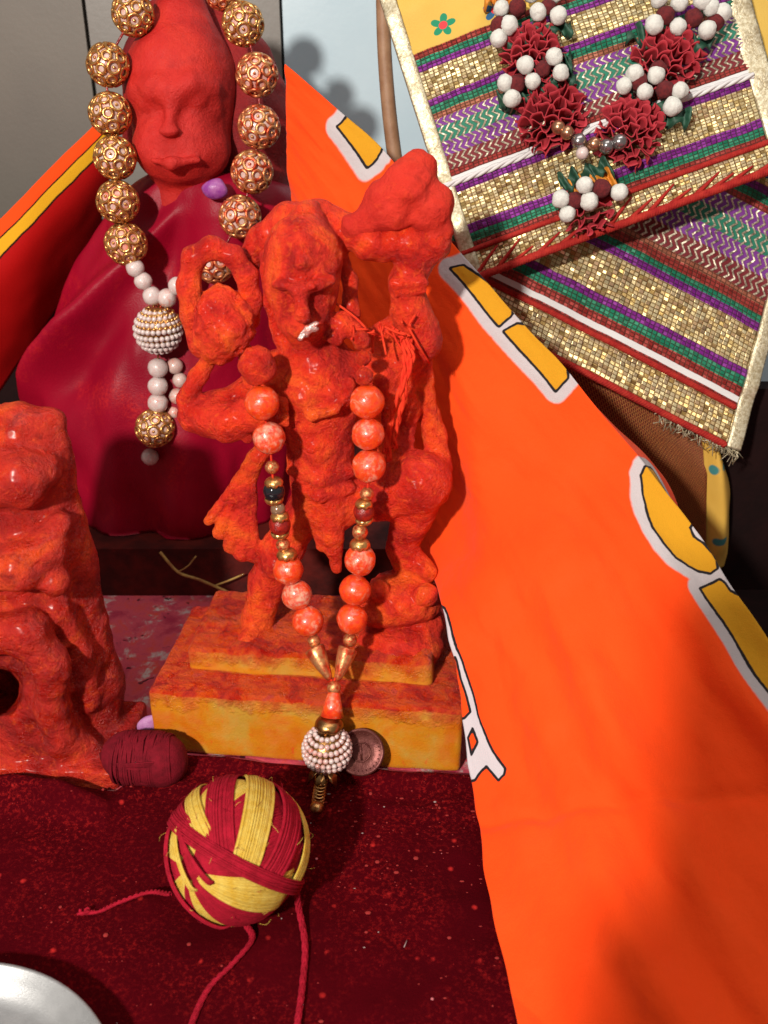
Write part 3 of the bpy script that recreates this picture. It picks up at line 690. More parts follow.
# filigree shell: rings round the twelve corners of an icosahedron
ph = (1 + 5 ** 0.5) / 2
ico = np.array([(0, a, b * ph) for a in (-1, 1) for b in (-1, 1)] + [(a, b * ph, 0) for a in (-1, 1) for b in (-1, 1)] + [(a * ph, 0, b) for a in (-1, 1) for b in (-1, 1)], dtype=float)
ico /= np.linalg.norm(ico[0])
mb = MB()
tri = []
for i in range(12):
    for j in range(i):
        for k in range(j):
            if min(ico[i].dot(ico[j]), ico[i].dot(ico[k]), ico[j].dot(ico[k])) > 0.4:
                t_ = ico[i] + ico[j] + ico[k]; tri.append(t_ / np.linalg.norm(t_))
for q in ico: mb.add(*torus(q * 0.93, q, 0.29, 0.085, 14, 6)); mb.add(*sphere(q * 0.93, 0.08, 6, 4))
for q in tri: mb.add(*torus(q * 0.94, q, 0.22, 0.08, 12, 6))
FIL = [mesh_from(mb.verts(), mb.f, True, mats=[g]) for g in (GOLD, GOLDSM)]
def filigree(parent, p, r, smeared=0):
    o = link('filigree_bead', FIL[smeared], p, parent); o.scale = (r, r, r)
    o.rotation_euler = (random.uniform(0, 6), random.uniform(0, 6), random.uniform(0, 6))
    c = bpy.data.objects.new('pearl_core', BEADM[PEARL.name]); col.objects.link(c); c.parent = o; c.scale = (0.91, 0.91, 0.91)
    return o
def cord(parent, pts, m, r=0.06):
    v, f = tube(spline(pts, len(pts) * 6), r, 6); return part('cord', v, f, m, parent)
def pearl_ball(parent, p, r, rings=7, topcap=True):
    """a ball studded with rows of tiny pearls"""
    core = link('studded_ball', mesh_from(*sphere((0, 0, 0), r * 0.90, 20, 12), True, mats=[BRASS]), p, parent)
    mb = MB()
    for k in range(rings):
        t = math.pi * (0.16 + 0.68 * k / (rings - 1)); n = max(6, int(round(2 * math.pi * math.sin(t) * r / (r * 0.235))))
        for i in range(n):
            a = 2 * math.pi * (i + 0.5 * (k % 2)) / n
            mb.add(*sphere((r * .93 * math.sin(t) * math.cos(a), r * .93 * math.sin(t) * math.sin(a), r * .93 * math.cos(t)), r * 0.115, 9, 6))
    o = link('seed_pearls', mesh_from(mb.verts(), mb.f, True, mats=[PEARL_W]), p, core); o['kind'] = 'stuff'
    return core
def petal_cap(parent, p, r, axis, m=GOLD, n=8, name='bead_cap'):
    """little flower-shaped metal cup"""
    axis = np.asarray(axis, dtype=float); axis /= np.linalg.norm(axis)
    ref = np.array([0, 1.0, 0]) if abs(axis[1]) < 0.9 else np.array([1.0, 0, 0])
    a1 = np.cross(axis, ref); a1 /= np.linalg.norm(a1); a2 = np.cross(axis, a1); v = []; R = 6; M = n * 6
    for j in range(R):
        s = j / (R - 1)
        for i in range(M):
            a = 2 * math.pi * i / M; lob = 0.80 + 0.20 * abs(math.cos(a * n / 2)) if j > R - 3 else 1
            rr_ = r * (0.15 + 0.85 * math.sin(s * math.pi / 2)) * (lob if j == R - 1 else 1)
            v.append(np.asarray(p) + axis * (r * 0.75 * (1 - s * s) - (0.1 * r * (lob - 0.8) * 5 if j == R - 1 else 0)) + (a1 * math.cos(a) + a2 * math.sin(a)) * rr_)
    f = [(j * M + i, j * M + (i + 1) % M, (j + 1) * M + (i + 1) % M, (j + 1) * M + i) for j in range(R - 1) for i in range(M)]
    f.append(tuple(range(M))[::-1])
    o = part(name, v, f, m, parent)
    s = o.modifiers.new('thickness', 'SOLIDIFY'); s.thickness = 0.03 * CM; return o

big = thing('gold_bead_necklace', 'long necklace of gold filigree beads and pearls hung on the large idol', 'necklace', P(155, 430, 10.6))
LB = [(150, -38, 15.2), (133, 14, 14.0), (108, 65, 13.2), (110, 114, 12.6), (115, 158, 12.0), (118, 202, 11.6), (126, 244, 11.4)]
RB = [(190, -45, 15.2), (222, -8, 14.0), (243, 24, 13.2), (257, 75, 12.4), (259, 127, 12.0), (252, 172, 11.6), (240, 217, 11.2), (214, 262, 10.9)]
for k, (x, y, Y) in enumerate(LB + RB): filigree(big, P(x, y, Y), size_at(P(x, y, Y), 20.5 if k != 8 else 17), 0 if k < 8 or k in (9,) else 1)
cord(big, [P(*q) for q in LB] + [P(135, 268, 11.3), P(152, 296, 11.2), P(158, 312, 11.1)], DARKRED)
cord(big, [P(*q) for q in RB] + [P(190, 278, 11.0), P(167, 297, 11.1), P(158, 312, 11.1)], DARKRED)
for x, y, r in ((135, 268, 9), (143, 281, 9), (152, 296, 9.5), (167, 298, 9.5), (177, 286, 9), (190, 277, 8.5), (158, 368, 10), (158, 386, 10), (158, 403, 10)):
    bead(big, P(x, y, 11.0), size_at(P(x, y, 11), r), PEARL_W)
for x, y, r in ((175, 366, 8), (180, 380, 7.5), (177, 396, 8), (174, 412, 7)): bead(big, P(x, y, 11.5), size_at(P(x, y, 11.5), r), PEARL)
pp = P(158, 330, 11.0); pearl_ball(big, pp, size_at(pp, 24), 8)
v, f = lathe(P(158, 318, 11), (0, 0, 1), [(-0.45, 1.12), (-0.25, 1.16), (0.0, 1.0), (0.35, 0.7), (0.55, 0.3)], 28)
v = v + 0.0; part('ball_cap', v, f, GOLD, big)
mb = MB()
for k, (rr_, zz) in enumerate(((1.12, -0.30), (1.0, 0.02), (0.8, 0.28), (0.55, 0.48))):
    c = P(158, 318, 11); n = int(rr_ * 22)
    for i in range(n):
        a = 2 * math.pi * i / n; mb.add(*sphere(c + np.array([rr_ * math.cos(a), rr_ * math.sin(a), zz]), 0.12, 6, 4))
part('cap_beading', mb.verts(), mb.f, GOLD, big)['kind'] = 'stuff'
cord(big, [P(158, 345, 11), P(158, 403, 11), P(155, 428, 11), P(150, 457, 11)], BRASS, 0.05)
filigree(big, P(155, 428, 10.8), size_at(P(155, 428, 10.8), 19)); bead(big, P(150, 457, 10.9), size_at(P(150, 457, 10.9), 8.5), PEARL_W)

nk = thing('pearl_necklace', 'vermilion-smeared pearl necklace with studded ball pendant worn by the standing idol', 'necklace', P(320, 800, -5.8))
def yk(y): return float(np.interp(y, [340, 370, 440, 520, 600, 640, 680, 700, 750, 775, 810], [-1.8, -2.4, -2.8, -3.0, -3.3, -3.8, -4.9, -5.5, -6.1, -7.0, -8.6]))
left = [(257, 366, 19, 's'), (262, 403, 17.5, 'o'), (269, 438, 16.5, 'o'), (272, 467, 7, 'g'), (274, 491, 11, 'k'), (278, 509, 7.5, 'c'), (280, 525, 11, 'd'), (283, 545, 7, 'g'),
        (288, 570, 15.5, 'o'), (297, 595, 15.5, 'o'), (308, 621, 16, 'o'), (314, 641, 6.5, 'g')]
right = [(361, 340, 9.5, 's'), (363, 358, 8, 's'), (364, 376, 9, 's'), (367, 402, 17.5, 'o'), (368, 434, 16.5, 'o'), (369, 466, 17, 'o'), (367, 494, 7, 'g'), (364, 512, 10.5, 'd'), (360, 532, 8, 'g'),
         (360, 560, 16, 'o'), (355, 590, 16, 'o'), (352, 619, 15.5, 'o'), (350, 640, 7, 'g')]
MM = {'s': SIND, 'o': PEARL_O, 'g': GOLDSM, 'k': BLACKB, 'c': CRYST, 'd': DARKRED}
for L in (left, right):
    for x, y, r, k in L:
        p = P(x, y, yk(y)); bead(nk, p, size_at(p, r), MM[k])
        if k in 'dk':
            for s in (1, -1):
                q = P(x, y - s * r * 0.62, yk(y)); petal_cap(nk, q, size_at(q, r * 0.82), (0, 0, s), GOLD, 7)
    cord(nk, [P(x, y, yk(y)) for x, y, r, k in L] + [P(333, 684, yk(684))], THREAD, 0.05)
for x, y in ((287, 553), (360, 543)): petal_cap(nk, P(x, y + 3, yk(y)), size_at(P(x, y, yk(y)), 10), (0, 0, 1), GOLD, 8)
v, f = lathe((0, 0, 0), (0, 0, 1), [(0, 0.42), (0.08, 0.47), (0.5, 0.40), (1.0, 0.30), (1.45, 0.18), (1.6, 0.1)], 16); conem = mesh_from(v, f, True, mats=[GOLDSM])
for a, b_ in (((314, 648), (330, 680)), ((348, 648), (337, 681))):
    A = P(*a, yk(648)); Bq = P(*b_, yk(680)); o = link('cone_bead', conem, A, nk)
    o.rotation_mode = 'QUATERNION'; o.rotation_quaternion = V(Bq - A).to_track_quat('Z', 'X'); s = np.linalg.norm(Bq - A) / 1.6; o.scale = (s, s, s)
bead(nk, P(334, 688, yk(688)), size_at(P(334, 688, -5), 7), GOLDSM)
p = P(332, 716, yk(716)); v, f = lathe(p, P(334, 692, yk(692)) - p, [(0, 0.52), (0.5, 0.40), (1.0, 0.27), (1.15, 0.16)], 18); part('cone_bead', v, f, PEARL_O, nk)
petal_cap(nk, P(329, 727, yk(727)), 0.62, (0.1, 0, 1), BRASS, 6)
pc_ = P(327, 749, yk(749)); pearl_ball(nk, pc_, size_at(pc_, 25), 8)
for k in range(6):
    a = k * math.pi / 3 + 0.3; c = P(324, 772, yk(772)); d = np.array([math.cos(a), math.sin(a), 0])
    v = [c + d * 0.15 + (0, 0, .15), c + d * 0.55 + np.array([-d[1], d[0], 0]) * 0.22, c + d * 0.75 + (0, 0, -0.55), c + d * 0.55 - np.array([-d[1], d[0], 0]) * 0.22]
    o = part('metal_leaf', v, [(0, 1, 2, 3)], BRASS, nk); s = o.modifiers.new('thickness', 'SOLIDIFY'); s.thickness = 0.05 * CM
a = np.linspace(0, 2 * math.pi * 8, 160); A = P(322, 776, yk(772)); Bq = P(318, 802, yk(802)); t = np.linspace(0, 1, 160)[:, None]
v, f = tube(A + (Bq - A) * t + 0.24 * np.stack([np.cos(a), np.sin(a), 0 * a], -1), 0.055, 6); part('spring', v, f, BRASS, nk)
bead(nk, P(317, 808, yk(810)), 0.30, BRASS)
# coin leaning on the plinth
cp = P(361, 752, -5.6); nrm = np.array([0.10, -0.80, 0.55]); nrm /= np.linalg.norm(nrm)
v, f = lathe(cp, nrm, [(-0.07, 1.04), (0.05, 1.06), (0.09, 1.03), (0.09, 0.93), (0.055, 0.90), (0.05, 0.5), (0.05, 0.05)], 40)
coin = thing('coin', 'tarnished reddish coin leaning against the plinth behind the pendant', 'coin', (cp[0], cp[1], 0)); part('disc', v, f, COIN, coin)
mb = MB(); tan = np.cross(nrm, (0, 0, 1.0)); tan /= np.linalg.norm(tan); upv = np.cross(tan, nrm)
for k in range(28):
    aa = 2 * math.pi * k / 28; mb.add(*sphere(cp + nrm * 0.06 + (tan * math.cos(aa) + upv * math.sin(aa)) * 0.82, 0.035, 6, 4))
part('rim_beading', mb.verts(), mb.f, COIN, coin)
mb = MB(); mb.add(*torus(cp + nrm * 0.055, nrm, 0.42, 0.04, 24, 6)); mb.add(*tube([cp + nrm * 0.06 - upv * 0.36, cp + nrm * 0.06 + upv * 0.36], 0.05, 6)); part('relief', mb.verts(), mb.f, COIN, coin)

# ------------------------------------------------------------------ velvet on the shelf
nx, ny = 300, 220
X, T = np.meshgrid(np.linspace(-34, 9.5, nx), np.linspace(0, 1, ny), indexing='ij')
back = -5.55 + 0.0 * X - 0.10 * (X + 3.3) * 0.9 * (X > -12) + 0.15 * np.sin(X * 0.9)
back = np.where(X > -11, -4.75 - 0.105 * (X + 3.3) , -6.3 + 0.2 * np.sin(X * 0.7))
back = np.convolve(np.pad(back[:, 0], 6, mode='edge'), np.ones(13) / 13, 'valid')[:, None] + 0 * X
Yv = back + T * (-46 - back)
d = back - Yv
p3 = np.stack([X, Yv, 0 * X], -1)
Z = 0.10 + 0.10 * (fbm(p3 * 0.28, 3) + 0.6)
lf = np.clip((-8.5 - X) / 5, 0, 1)
Z += (0.28 + 0.42 * lf) * np.exp(-((d - 0.55 - 0.5 * lf) / (0.45 + 0.45 * lf)) ** 2) * (0.8 + 0.35 * fbm(p3 * 0.5 + 9, 2))
Z += 0.16 * np.clip(fbm(p3 * np.array([0.35, 0.8, 1]) + 50, 3), -0.2, 1) * np.exp(-d * 0.12)
Z += (0.15 + 0.45 * lf) * np.exp(-((d - 2.0 - 0.22 * (X + 10)) / 0.5) ** 2) * (X < -3)
Z += 0.20 * np.exp(-((d - 2.4 - 0.14 * X * 0.4) / 0.35) ** 2) * np.clip(fbm(p3 * 0.2 + 30, 2) + 0.3, 0, 1)
Z += 0.05 * fbm(p3 * 1.1, 2) * np.exp(-d * 0.25)
Z *= np.clip(d / 0.35, 0, 1) ** 0.6; Z = np.maximum(Z, 0) + 0.03
vel = part('velvet_cloth', np.stack([X, Yv, Z], -1).reshape(-1, 3), grid_faces(nx, ny), VELVET, org=(-12, -20, 0))
tag(vel, 'dark maroon velvet cloth dusted with red powder on the shelf', 'cloth')
def vz(x, y):
    i = int(np.clip(round((x + 34) / 43.5 * (nx - 1)), 0, nx - 1)); j = int(np.argmin(np.abs(Yv[i] - y))); return float(Z[i, j])
# crumbs and flakes on the velvet
rnd = np.random.RandomState(21); mb = MB()
for k in range(300):
    x = rnd.uniform(-20, 5); y = rnd.uniform(-22, -6.3)
    if rnd.rand() < 0.35: x = rnd.uniform(-3.5, 4); y = rnd.uniform(-12, -6)
    r = 0.022 + 0.055 * rnd.rand() ** 4; v, f = sphere((x, y, vz(x, y) + 0.02), r, 6, 4, (1 + rnd.rand(), 0.6 + rnd.rand(), 0.4))
    mb.add(v, f, 0 if rnd.rand() < 0.9 else (1 if rnd.rand() < 0.6 else 2))
for x, y, L, an in ((-8.1, -8.6, .45, 1.0), (-8.3, -9.0, .4, 0.8), (0.8, -14.6, .3, 1.2)):
    dd = np.array([math.cos(an), math.sin(an), 0.1]) * L / 2; c = np.array([x, y, vz(x, y) + 0.06]); mb.add(*tube([c - dd, c, c + dd], 0.018, 5), 1)
fl = part('powder_crumbs', mb.verts(), mb.f, None, org=(-6, -12, 0), mats=[plain('red_powder', (0.30, 0.012, 0.010), 0.9), plain('grey_chip', (0.36, 0.26, 0.25), 0.7), plain('pink_chip', (0.55, 0.14, 0.16), 0.8)], midx=mb.m)
tag(fl, 'scattered red powder crumbs and pale chips on the velvet', 'crumbs', kind='stuff')

# ------------------------------------------------------------------ ball of red and yellow thread
bc = G(237, 850, 3.15); R = size_at(bc, 72)
yb = thing('yarn_ball', 'ball of red and yellow sacred thread on the velvet in front', 'yarn ball', (bc[0], bc[1], 0.15))
v, f = sphere(bc, R * 0.955, 40, 26); part('core', v, f, Y_RED, yb)
toC = CAM - bc; toC /= np.linalg.norm(toC); rt = np.cross((0, 0, 1.0), toC); rt = -rt if rt[0] < 0 else rt; rt /= np.linalg.norm(rt); upb = np.cross(toC, rt)
upb = upb if upb[2] > 0 else -upb
def onball(x, y):                            # disc position (fractions of the radius) to a direction
    z = math.sqrt(max(0.0, 1 - x * x - y * y)); q = rt * x + upb * y + toC * z; return q / np.linalg.norm(q)
rnd = np.random.RandomState(4)
def band(a, b, m, width, layer, n=None, ext=(0.0, 0.0), taper=1.0):
    """threads laid along the great arc from a to b (directions), widening across"""
    ax = np.cross(a, b); ax /= np.linalg.norm(ax); tot = math.acos(np.clip(a.dot(b), -1, 1)); mb = MB()
    n = n or max(4, int(width / 0.019))
    for i in range(n):
        s = ((i + 0.5) / n - 0.5) * width + rnd.uniform(-0.008, 0.008); r0 = R * (0.990 + 0.012 * layer) + rnd.uniform(-0.02, 0.03)
        t = np.linspace(-ext[0] + rnd.uniform(-.03, .03), tot + ext[1] + rnd.uniform(-.03, .03), 40); pts = []
        for q in t:
            e = np.clip((q + ext[0]) / (tot + ext[0] + ext[1]), 0, 1)
            w = s * (taper + (1 - taper) * math.sin(math.pi * min(1, max(0, e))))
            d0 = a * math.cos(q) + np.cross(ax, a) * math.sin(q)
            d1 = d0 * math.cos(w) + ax * math.sin(w)
            dip = 1.0 - 0.06 * (np.exp(-(e / 0.05) ** 2) + np.exp(-((1 - e) / 0.05) ** 2))
            pts.append(bc + d1 * (r0 * dip))
        mb.add(*tube(np.array(pts), 0.042 + rnd.uniform(-0.006, 0.010), 5))
    part('yarn_band', mb.verts(), mb.f, m, yb)
pole = onball(-0.66, -0.14)
e1 = rt - pole * rt.dot(pole); e1 /= np.linalg.norm(e1); e2 = np.cross(pole, e1); e2 = e2 if e2.dot(upb) > 0 else -e2
def D(x, y): return onball(x, y)
# lower fan of bands from the eye on the left
for a0, a1, m in ((12, -14, Y_RED), (-14, -50, Y_YEL), (-50, -84, Y_RED), (-84, -102, Y_YEL), (-102, -116, Y_RED), (-116, -150, Y_YEL), (-150, -196, Y_RED), (-196, -226, Y_YEL), (-226, -262, Y_RED), (-262, -300, Y_YEL), (-300, -348, Y_RED)):
    mb = MB()
    for q in np.arange(a0, a1, -1.15):
        d_ = math.radians(q + rnd.uniform(-0.5, 0.5)); dv = e1 * math.cos(d_) + e2 * math.sin(d_); th_ = np.linspace(0.10 + rnd.uniform(-.02, .02), 1.75, 34)[:, None]
        rad = R * (0.962 + 0.008 * rnd.rand() - 0.10 * np.exp(-((th_ - 0.05) / 0.12) ** 2) - 0.05 * np.exp(-((th_ - 1.75) / 0.15) ** 2))
        mb.add(*tube(bc + (pole * np.cos(th_) + dv * np.sin(th_)) * rad, 0.046 + 0.012 * rnd.rand(), 5))
    part('yarn_band', mb.verts(), mb.f, m, yb)
# upper stripes running over the top
top = [((-0.42, 0.30), (-0.52, 0.84), Y_YEL, .24), ((-0.20, 0.14), (-0.08, 0.98), Y_RED, .40), ((0.14, -0.08), (0.40, 0.90), Y_YEL, .40), ((0.46, -0.32), (0.74, 0.66), Y_RED, .36), ((0.74, -0.52), (0.95, 0.28), Y_YEL, .26), ((-0.66, 0.42), (-0.76, 0.64), Y_RED, .24)]
for a, b_, m, w in top: band(D(*a), D(*b_), m, w, 1, ext=(0.22, 0.9), taper=0.92)
# crossing band
band(D(-0.80, 0.50), D(0.66, -0.56), Y_RED, 0.19, 3, ext=(0.5, 0.7), taper=1.0)
band(D(-0.90, 0.22), D(-0.42, -0.86), Y_RED, 0.10, 3, ext=(0.3, 0.3)); band(D(-0.76, 0.36), D(-0.62, -0.36), Y_YEL, 0.09, 3, ext=(0.1, 0.1))
band(D(-0.70, 0.30), D(-0.40, -0.30), Y_RED, 0.07, 4, ext=(0.1, 0.1))
# loose ends
def strand(pts, r=0.075, ply=4):
    p = spline(pts, 60); mb = MB(); L = np.linspace(0, 1, 60)
    for s in range(ply):
        a = L * 34 + s * 2 * math.pi / ply; fr_ = 1 + 2.2 * np.clip((L - 0.93) / 0.07, 0, 1)
        q = p + 0.075 * fr_[:, None] * np.stack([np.cos(a), 0.6 * np.cos(a + 1), np.abs(np.sin(a))], -1); mb.add(*tube(q, r * 0.8, 6))
    part('loose_strand', mb.verts(), mb.f, Y_RED, yb)
strand([G(246, 925, .6), G(252, 940, .35), G(232, 965, .3), G(208, 990, .3), G(190, 1030, .3), G(180, 1080, .3)])
strand([G(296, 885, 2.2), G(298, 905, .8), G(305, 945, .35), G(302, 990, .3), G(297, 1030, .3), G(295, 1080, .3)])
strand([G(170, 895, 1.2), G(150, 893, .45), G(120, 903, .3), G(100, 912, .3), G(84, 914, .3)])

mb = MB(); rnd = np.random.RandomState(17)
for k in range(90):
    d = rnd.randn(3); d /= np.linalg.norm(d)
    if d.dot(toC) < -0.2: continue
    tg = np.cross(d, rnd.randn(3)); tg /= np.linalg.norm(tg); p0 = bc + d * R * 1.02; L_ = rnd.uniform(0.15, 0.5)
    mb.add(*tube(spline([p0, p0 + tg * L_ * 0.5 + d * rnd.uniform(0.05, 0.16), p0 + tg * L_ + d * rnd.uniform(0.0, 0.2)], 6), 0.008, 3), 0 if rnd.rand() < 0.55 else 1)
part('stray_fibres', mb.verts(), mb.f, None, yb, mats=[Y_RED, Y_YEL], midx=mb.m)['kind'] = 'stuff'
# small maroon bundle and lilac petal between idols
sp_c = G(145, 762, 0.95); bun = thing('thread_bundle', 'small bundle of maroon thread between the left idol and the plinth', 'thread bundle', (sp_c[0], sp_c[1], 0))
rnd = np.random.RandomState(9)
cl = Clay((sp_c[0] - 3, sp_c[1] - 2.6, -0.2), (sp_c[0] + 3, sp_c[1] + 2.6, 3.4), 0.1)
cl.cone((sp_c + (-0.85, 0.1, 0.25), 1.15), (sp_c + (0.8, -0.1, 0.15), 1.2), 0.3); v, f = cl.skin([(0.8, 0.08, 2)], zmin=0.02); part('core', v, f, Y_MAR, bun)
mb = MB()
for k in range(70):
    s = rnd.uniform(-1.25, 1.25); a = np.linspace(0, 2 * math.pi, 30); tilt = rnd.uniform(-0.25, 0.25); rr_ = 1.22 - 0.28 * max(0, abs(s) - 0.7)
    mb.add(*tube(np.stack([sp_c[0] + s + tilt * np.cos(a), sp_c[1] + rr_ * np.cos(a) - 0.1 * s * .5, np.maximum(0.06, sp_c[2] + 0.2 + rr_ * np.sin(a) * 1.0)], -1), 0.05, 5, False))
for k in range(26):
    z0 = rnd.uniform(-0.5, 0.8); p = spline([sp_c + (-2.0, 0.1, 0.2 + z0 * .3), sp_c + (-1.0, -0.95, 0.3 + z0 * .6), sp_c + (0.6, -1.1, 0.2 + z0), sp_c + (1.9, -0.2, 0.1 + z0 * .4)], 20); mb.add(*tube(p, 0.05, 5))
part('thread_windings', mb.verts(), mb.f, Y_MAR, bun)
q = P(147, 727, -3.2); v, f = sphere(q, 0.62, 16, 10, (0.85, 0.4, 0.9)); v = v + 0.12 * fbm(v * 1.6, 2)[:, None]; v[:, 2] += 0.25 * (v[:, 0] - q[0])
tag(part('petal', v, f, LILAC, org=(q[0], q[1], 0)), 'small lilac petal lying behind the maroon thread bundle', 'petal')
# dry stalk on the back step
mb = MB(); mb.add(*tube(spline([P(160, 552, 9.9), P(178, 572, 9.6), P(200, 580, 9.4), P(228, 592, 9.3)], 24), [0.09] * 24, 6)); mb.add(*tube(spline([P(178, 572, 9.6), P(188, 566, 9.7), P(196, 556, 9.9)], 10), 0.05, 5)); mb.add(*tube(spline([P(214, 586, 9.4), P(230, 580, 9.5), P(244, 574, 9.7)], 10), 0.06, 5))
tag(part('dry_stalk', mb.verts(), mb.f, STRAW, org=P(190, 580, 9.8)), 'thin dry straw stalk behind the plinth, below the maroon robe', 'stalk')

# steel plate at the lower left corner
pl = thing('steel_plate', 'round steel plate edge at the bottom left corner', 'plate', (-16.2, -22.5, 0.2))
pcx = np.array([-14.3, -22.6, 0.25])
v, f = lathe(pcx, (0, 0, 1), [(0, 5.6), (0.06, 5.7), (0.9, 6.25), (1.05, 6.32), (1.12, 6.28), (1.05, 6.18), (0.75, 5.98), (0.35, 5.55), (0.22, 5.2), (0.2, 2.0), (0.2, 0.05)], 96); part('dish', v, f, STEEL, pl)
# ------------------------------------------------------------------ orange printed cloth
LE = [P(296, 250, 9.4), P(322, 350, 6.0), P(375, 450, 4.4), P(418, 543, 2.2), P(446, 618, -3.4), P(462, 700, -6.0), P(476, 800, -9.2), P(495, 910, -13.8), P(524, 1060, -19.0)]
RE = [P(284, 66, 9.6), P(394, 164, 7.0), P(466, 260, 4.4), P(578, 384, 0.7), P(680, 508, -3.4), P(768, 645, -8.6), P(858, 780, -13.4), P(960, 930, -18.2), P(1070, 1090, -22.4)]
def cr(pts, u):
    p = np.asarray(pts); p = np.vstack([2 * p[0] - p[1], p, 2 * p[-1] - p[-2]])
    u = np.clip(np.asarray(u, dtype=float), 0, len(pts) - 1 - 1e-6); i = u.astype(int); s = (u - i)[..., None]
    a, b, c, d = p[i], p[i + 1], p[i + 2], p[i + 3]
    return 0.5 * (2 * b + (c - a) * s + (2 * a - 5 * b + 4 * c - d) * s * s + (3 * b - a - 3 * c + d) * s ** 3)
def cloth_pt(u, v):
    u = np.asarray(u, dtype=float); v = np.asarray(v, dtype=float)
    L = cr(LE, u); L = L + np.stack([0.04 * np.sin(u * 4.3) + 0.02 * np.sin(u * 13), 0 * u, 0.02 * np.sin(u * 11)], -1); Rr = cr(RE, u); Rr = Rr + np.stack([0.04 * np.sin(u * 9 + 1), 0 * u, 0.04 * np.sin(u * 7)], -1); w = np.minimum(v, 1.0)[..., None]
    p = L * (1 - w) + Rr * w
    nrm = np.cross(cr(LE, u + 0.05) - cr(LE, u - 0.05), Rr - L); nrm = nrm / (np.linalg.norm(nrm, axis=-1, keepdims=True) + 1e-9)
    nrm = np.where(nrm[..., 1:2] > 0, -nrm, nrm)
    vc = np.minimum(v, 1.0)
    hgt = 0.55 * np.sin(math.pi * vc) * np.clip(u / 3, 0.3, 1) + 0.22 * np.sin(9 * vc + 0.5 * u + 1.0) * np.clip((u - 2) / 3, 0, 1) * np.sqrt(np.clip(np.sin(math.pi * vc), 0, 1))
    hgt = hgt + 0.34 * np.sin(17 * vc - 1.3 * u + np.sin(u * 1.3)) * np.clip((u - 2.6) / 2, 0, 1) * vc * np.clip((1.0 - vc) * 8, 0, 1)
    hgt = hgt + 0.75 * np.exp(-((v - 0.62 + 0.30 * (u - 2.6)) / 0.14) ** 2) * np.exp(-((u - 3.1) / 0.9) ** 2) + 0.35 * np.sin(5.5 * vc + 1.1 * u) * np.clip((u - 3) / 2, 0, 1) * np.sin(math.pi * np.clip(vc, 0, 1))      # crease across
    hgt = hgt + 0.18 * np.sin(31 * vc - 2.2 * u + 1.5 * np.sin(u)) * np.clip((u - 3.2) / 2, 0, 1) * np.clip((1.0 - vc) * 8, 0, 1) * np.clip(vc * 5, 0, 1)
    hgt = hgt - 0.14 * np.exp(-((u - 6.25 + 0.25 * v) / 0.07) ** 2)
    p = p + nrm * hgt[..., None]
    ov = np.maximum(v - 1.0, 0.0)[..., None]                       # past the ridge the cloth turns over and falls
    wide = (0.5 + 2.3 * np.exp(-((u - 3.45) / 0.55) ** 2))[..., None]
    p = p + np.concatenate([np.minimum(ov * 6, 1.0) * wide * 0.8, np.minimum(ov * 6, 1.0) * wide * 0.7, -ov * 13 - np.minimum(ov * 6, 1) * 0.25], -1)
    return p
PRINT_Y = [[(0.50, 0.932), (0.55, 1.02), (0.86, 1.02), (0.86, 0.95), (0.81, 0.883)],
           [(1.945, 0.922), (2.0, 0.973), (2.2, 1.0), (2.365, 1.03), (2.43, 0.993), (2.42, 0.927)],
           [(2.47, 0.927), (2.495, 0.983), (2.6, 1.03), (2.8, 1.04), (2.925, 0.985), (2.935, 0.92)],
           [(3.60, 1.05), (3.69, 0.965), (3.82, 0.922), (3.94, 0.896), (4.065, 0.878), (4.18, 0.877), (4.295, 0.888), (4.37, 0.912), (4.42, 0.938), (4.455, 0.965), (4.44, 0.99), (4.39, 1.0), (4.34, 1.0), (4.26, 0.992), (4.195, 0.975), (4.13, 0.985), (4.06, 1.05)],
           [(4.545, 0.912), (4.525, 0.978), (4.56, 0.985), (4.62, 0.985), (4.66, 1.0), (4.69, 1.06), (5.55, 1.06), (5.77, 0.93), (5.28, 0.93)]]
PRINT_W = [[(3.80, -0.03), (3.90, 0.004), (3.985, 0.010), (4.36, 0.016), (4.765, 0.036), (5.195, 0.052), (5.52, 0.078), (5.73, 0.106), (5.79, 0.098), (5.845, 0.077), (5.70, 0.052), (5.75, 0.030), (5.825, 0.008), (5.83, -0.03)]]
HOLE_W = [[(4.45, -0.03), (4.45, 0.001), (4.8, 0.010), (5.155, 0.025), (5.21, 0.004), (5.21, -0.03)], [(5.405, 0.006), (5.32, 0.026), (5.45, 0.038), (5.57, 0.012)]]
def dist_to(poly, U, Vv, S):
    """signed distance (cm, on the cloth) to a printed outline given in cloth coordinates"""
    q = np.array(poly); n = len(q); dense = np.concatenate([q[i] + (q[(i + 1) % n] - q[i]) * np.linspace(0, 1, 8, endpoint=False)[:, None] for i in range(n)])
    W = cloth_pt(dense[:, 0], np.maximum(dense[:, 1], -0.03)); d = np.full(U.shape, 9.0)
    m = (U > q[:, 0].min() - 0.4) & (U < q[:, 0].max() + 0.4) & (Vv > q[:, 1].min() - 0.14) & (Vv < q[:, 1].max() + 0.14); X = S[m]
    best = np.full(len(X), 9.0)
    for i in range(len(W)):
        a, b = W[i], W[(i + 1) % len(W)]; ab = b - a; t = np.clip(((X - a) @ ab) / (ab @ ab + 1e-12), 0, 1)
        best = np.minimum(best, np.linalg.norm(X - a - t[:, None] * ab, axis=1))
    ins = np.zeros(len(X), bool); x, y = U[m], Vv[m]
    for i in range(n):
        (x1, y1), (x2, y2) = q[i], q[(i + 1) % n]
        c = ((y1 > y) != (y2 > y)) & (x < (x2 - x1) * (y - y1) / (y2 - y1 + 1e-12) + x1); ins ^= c
    d[m] = np.where(ins, -best, best); return d
nu, nv = 620, 250
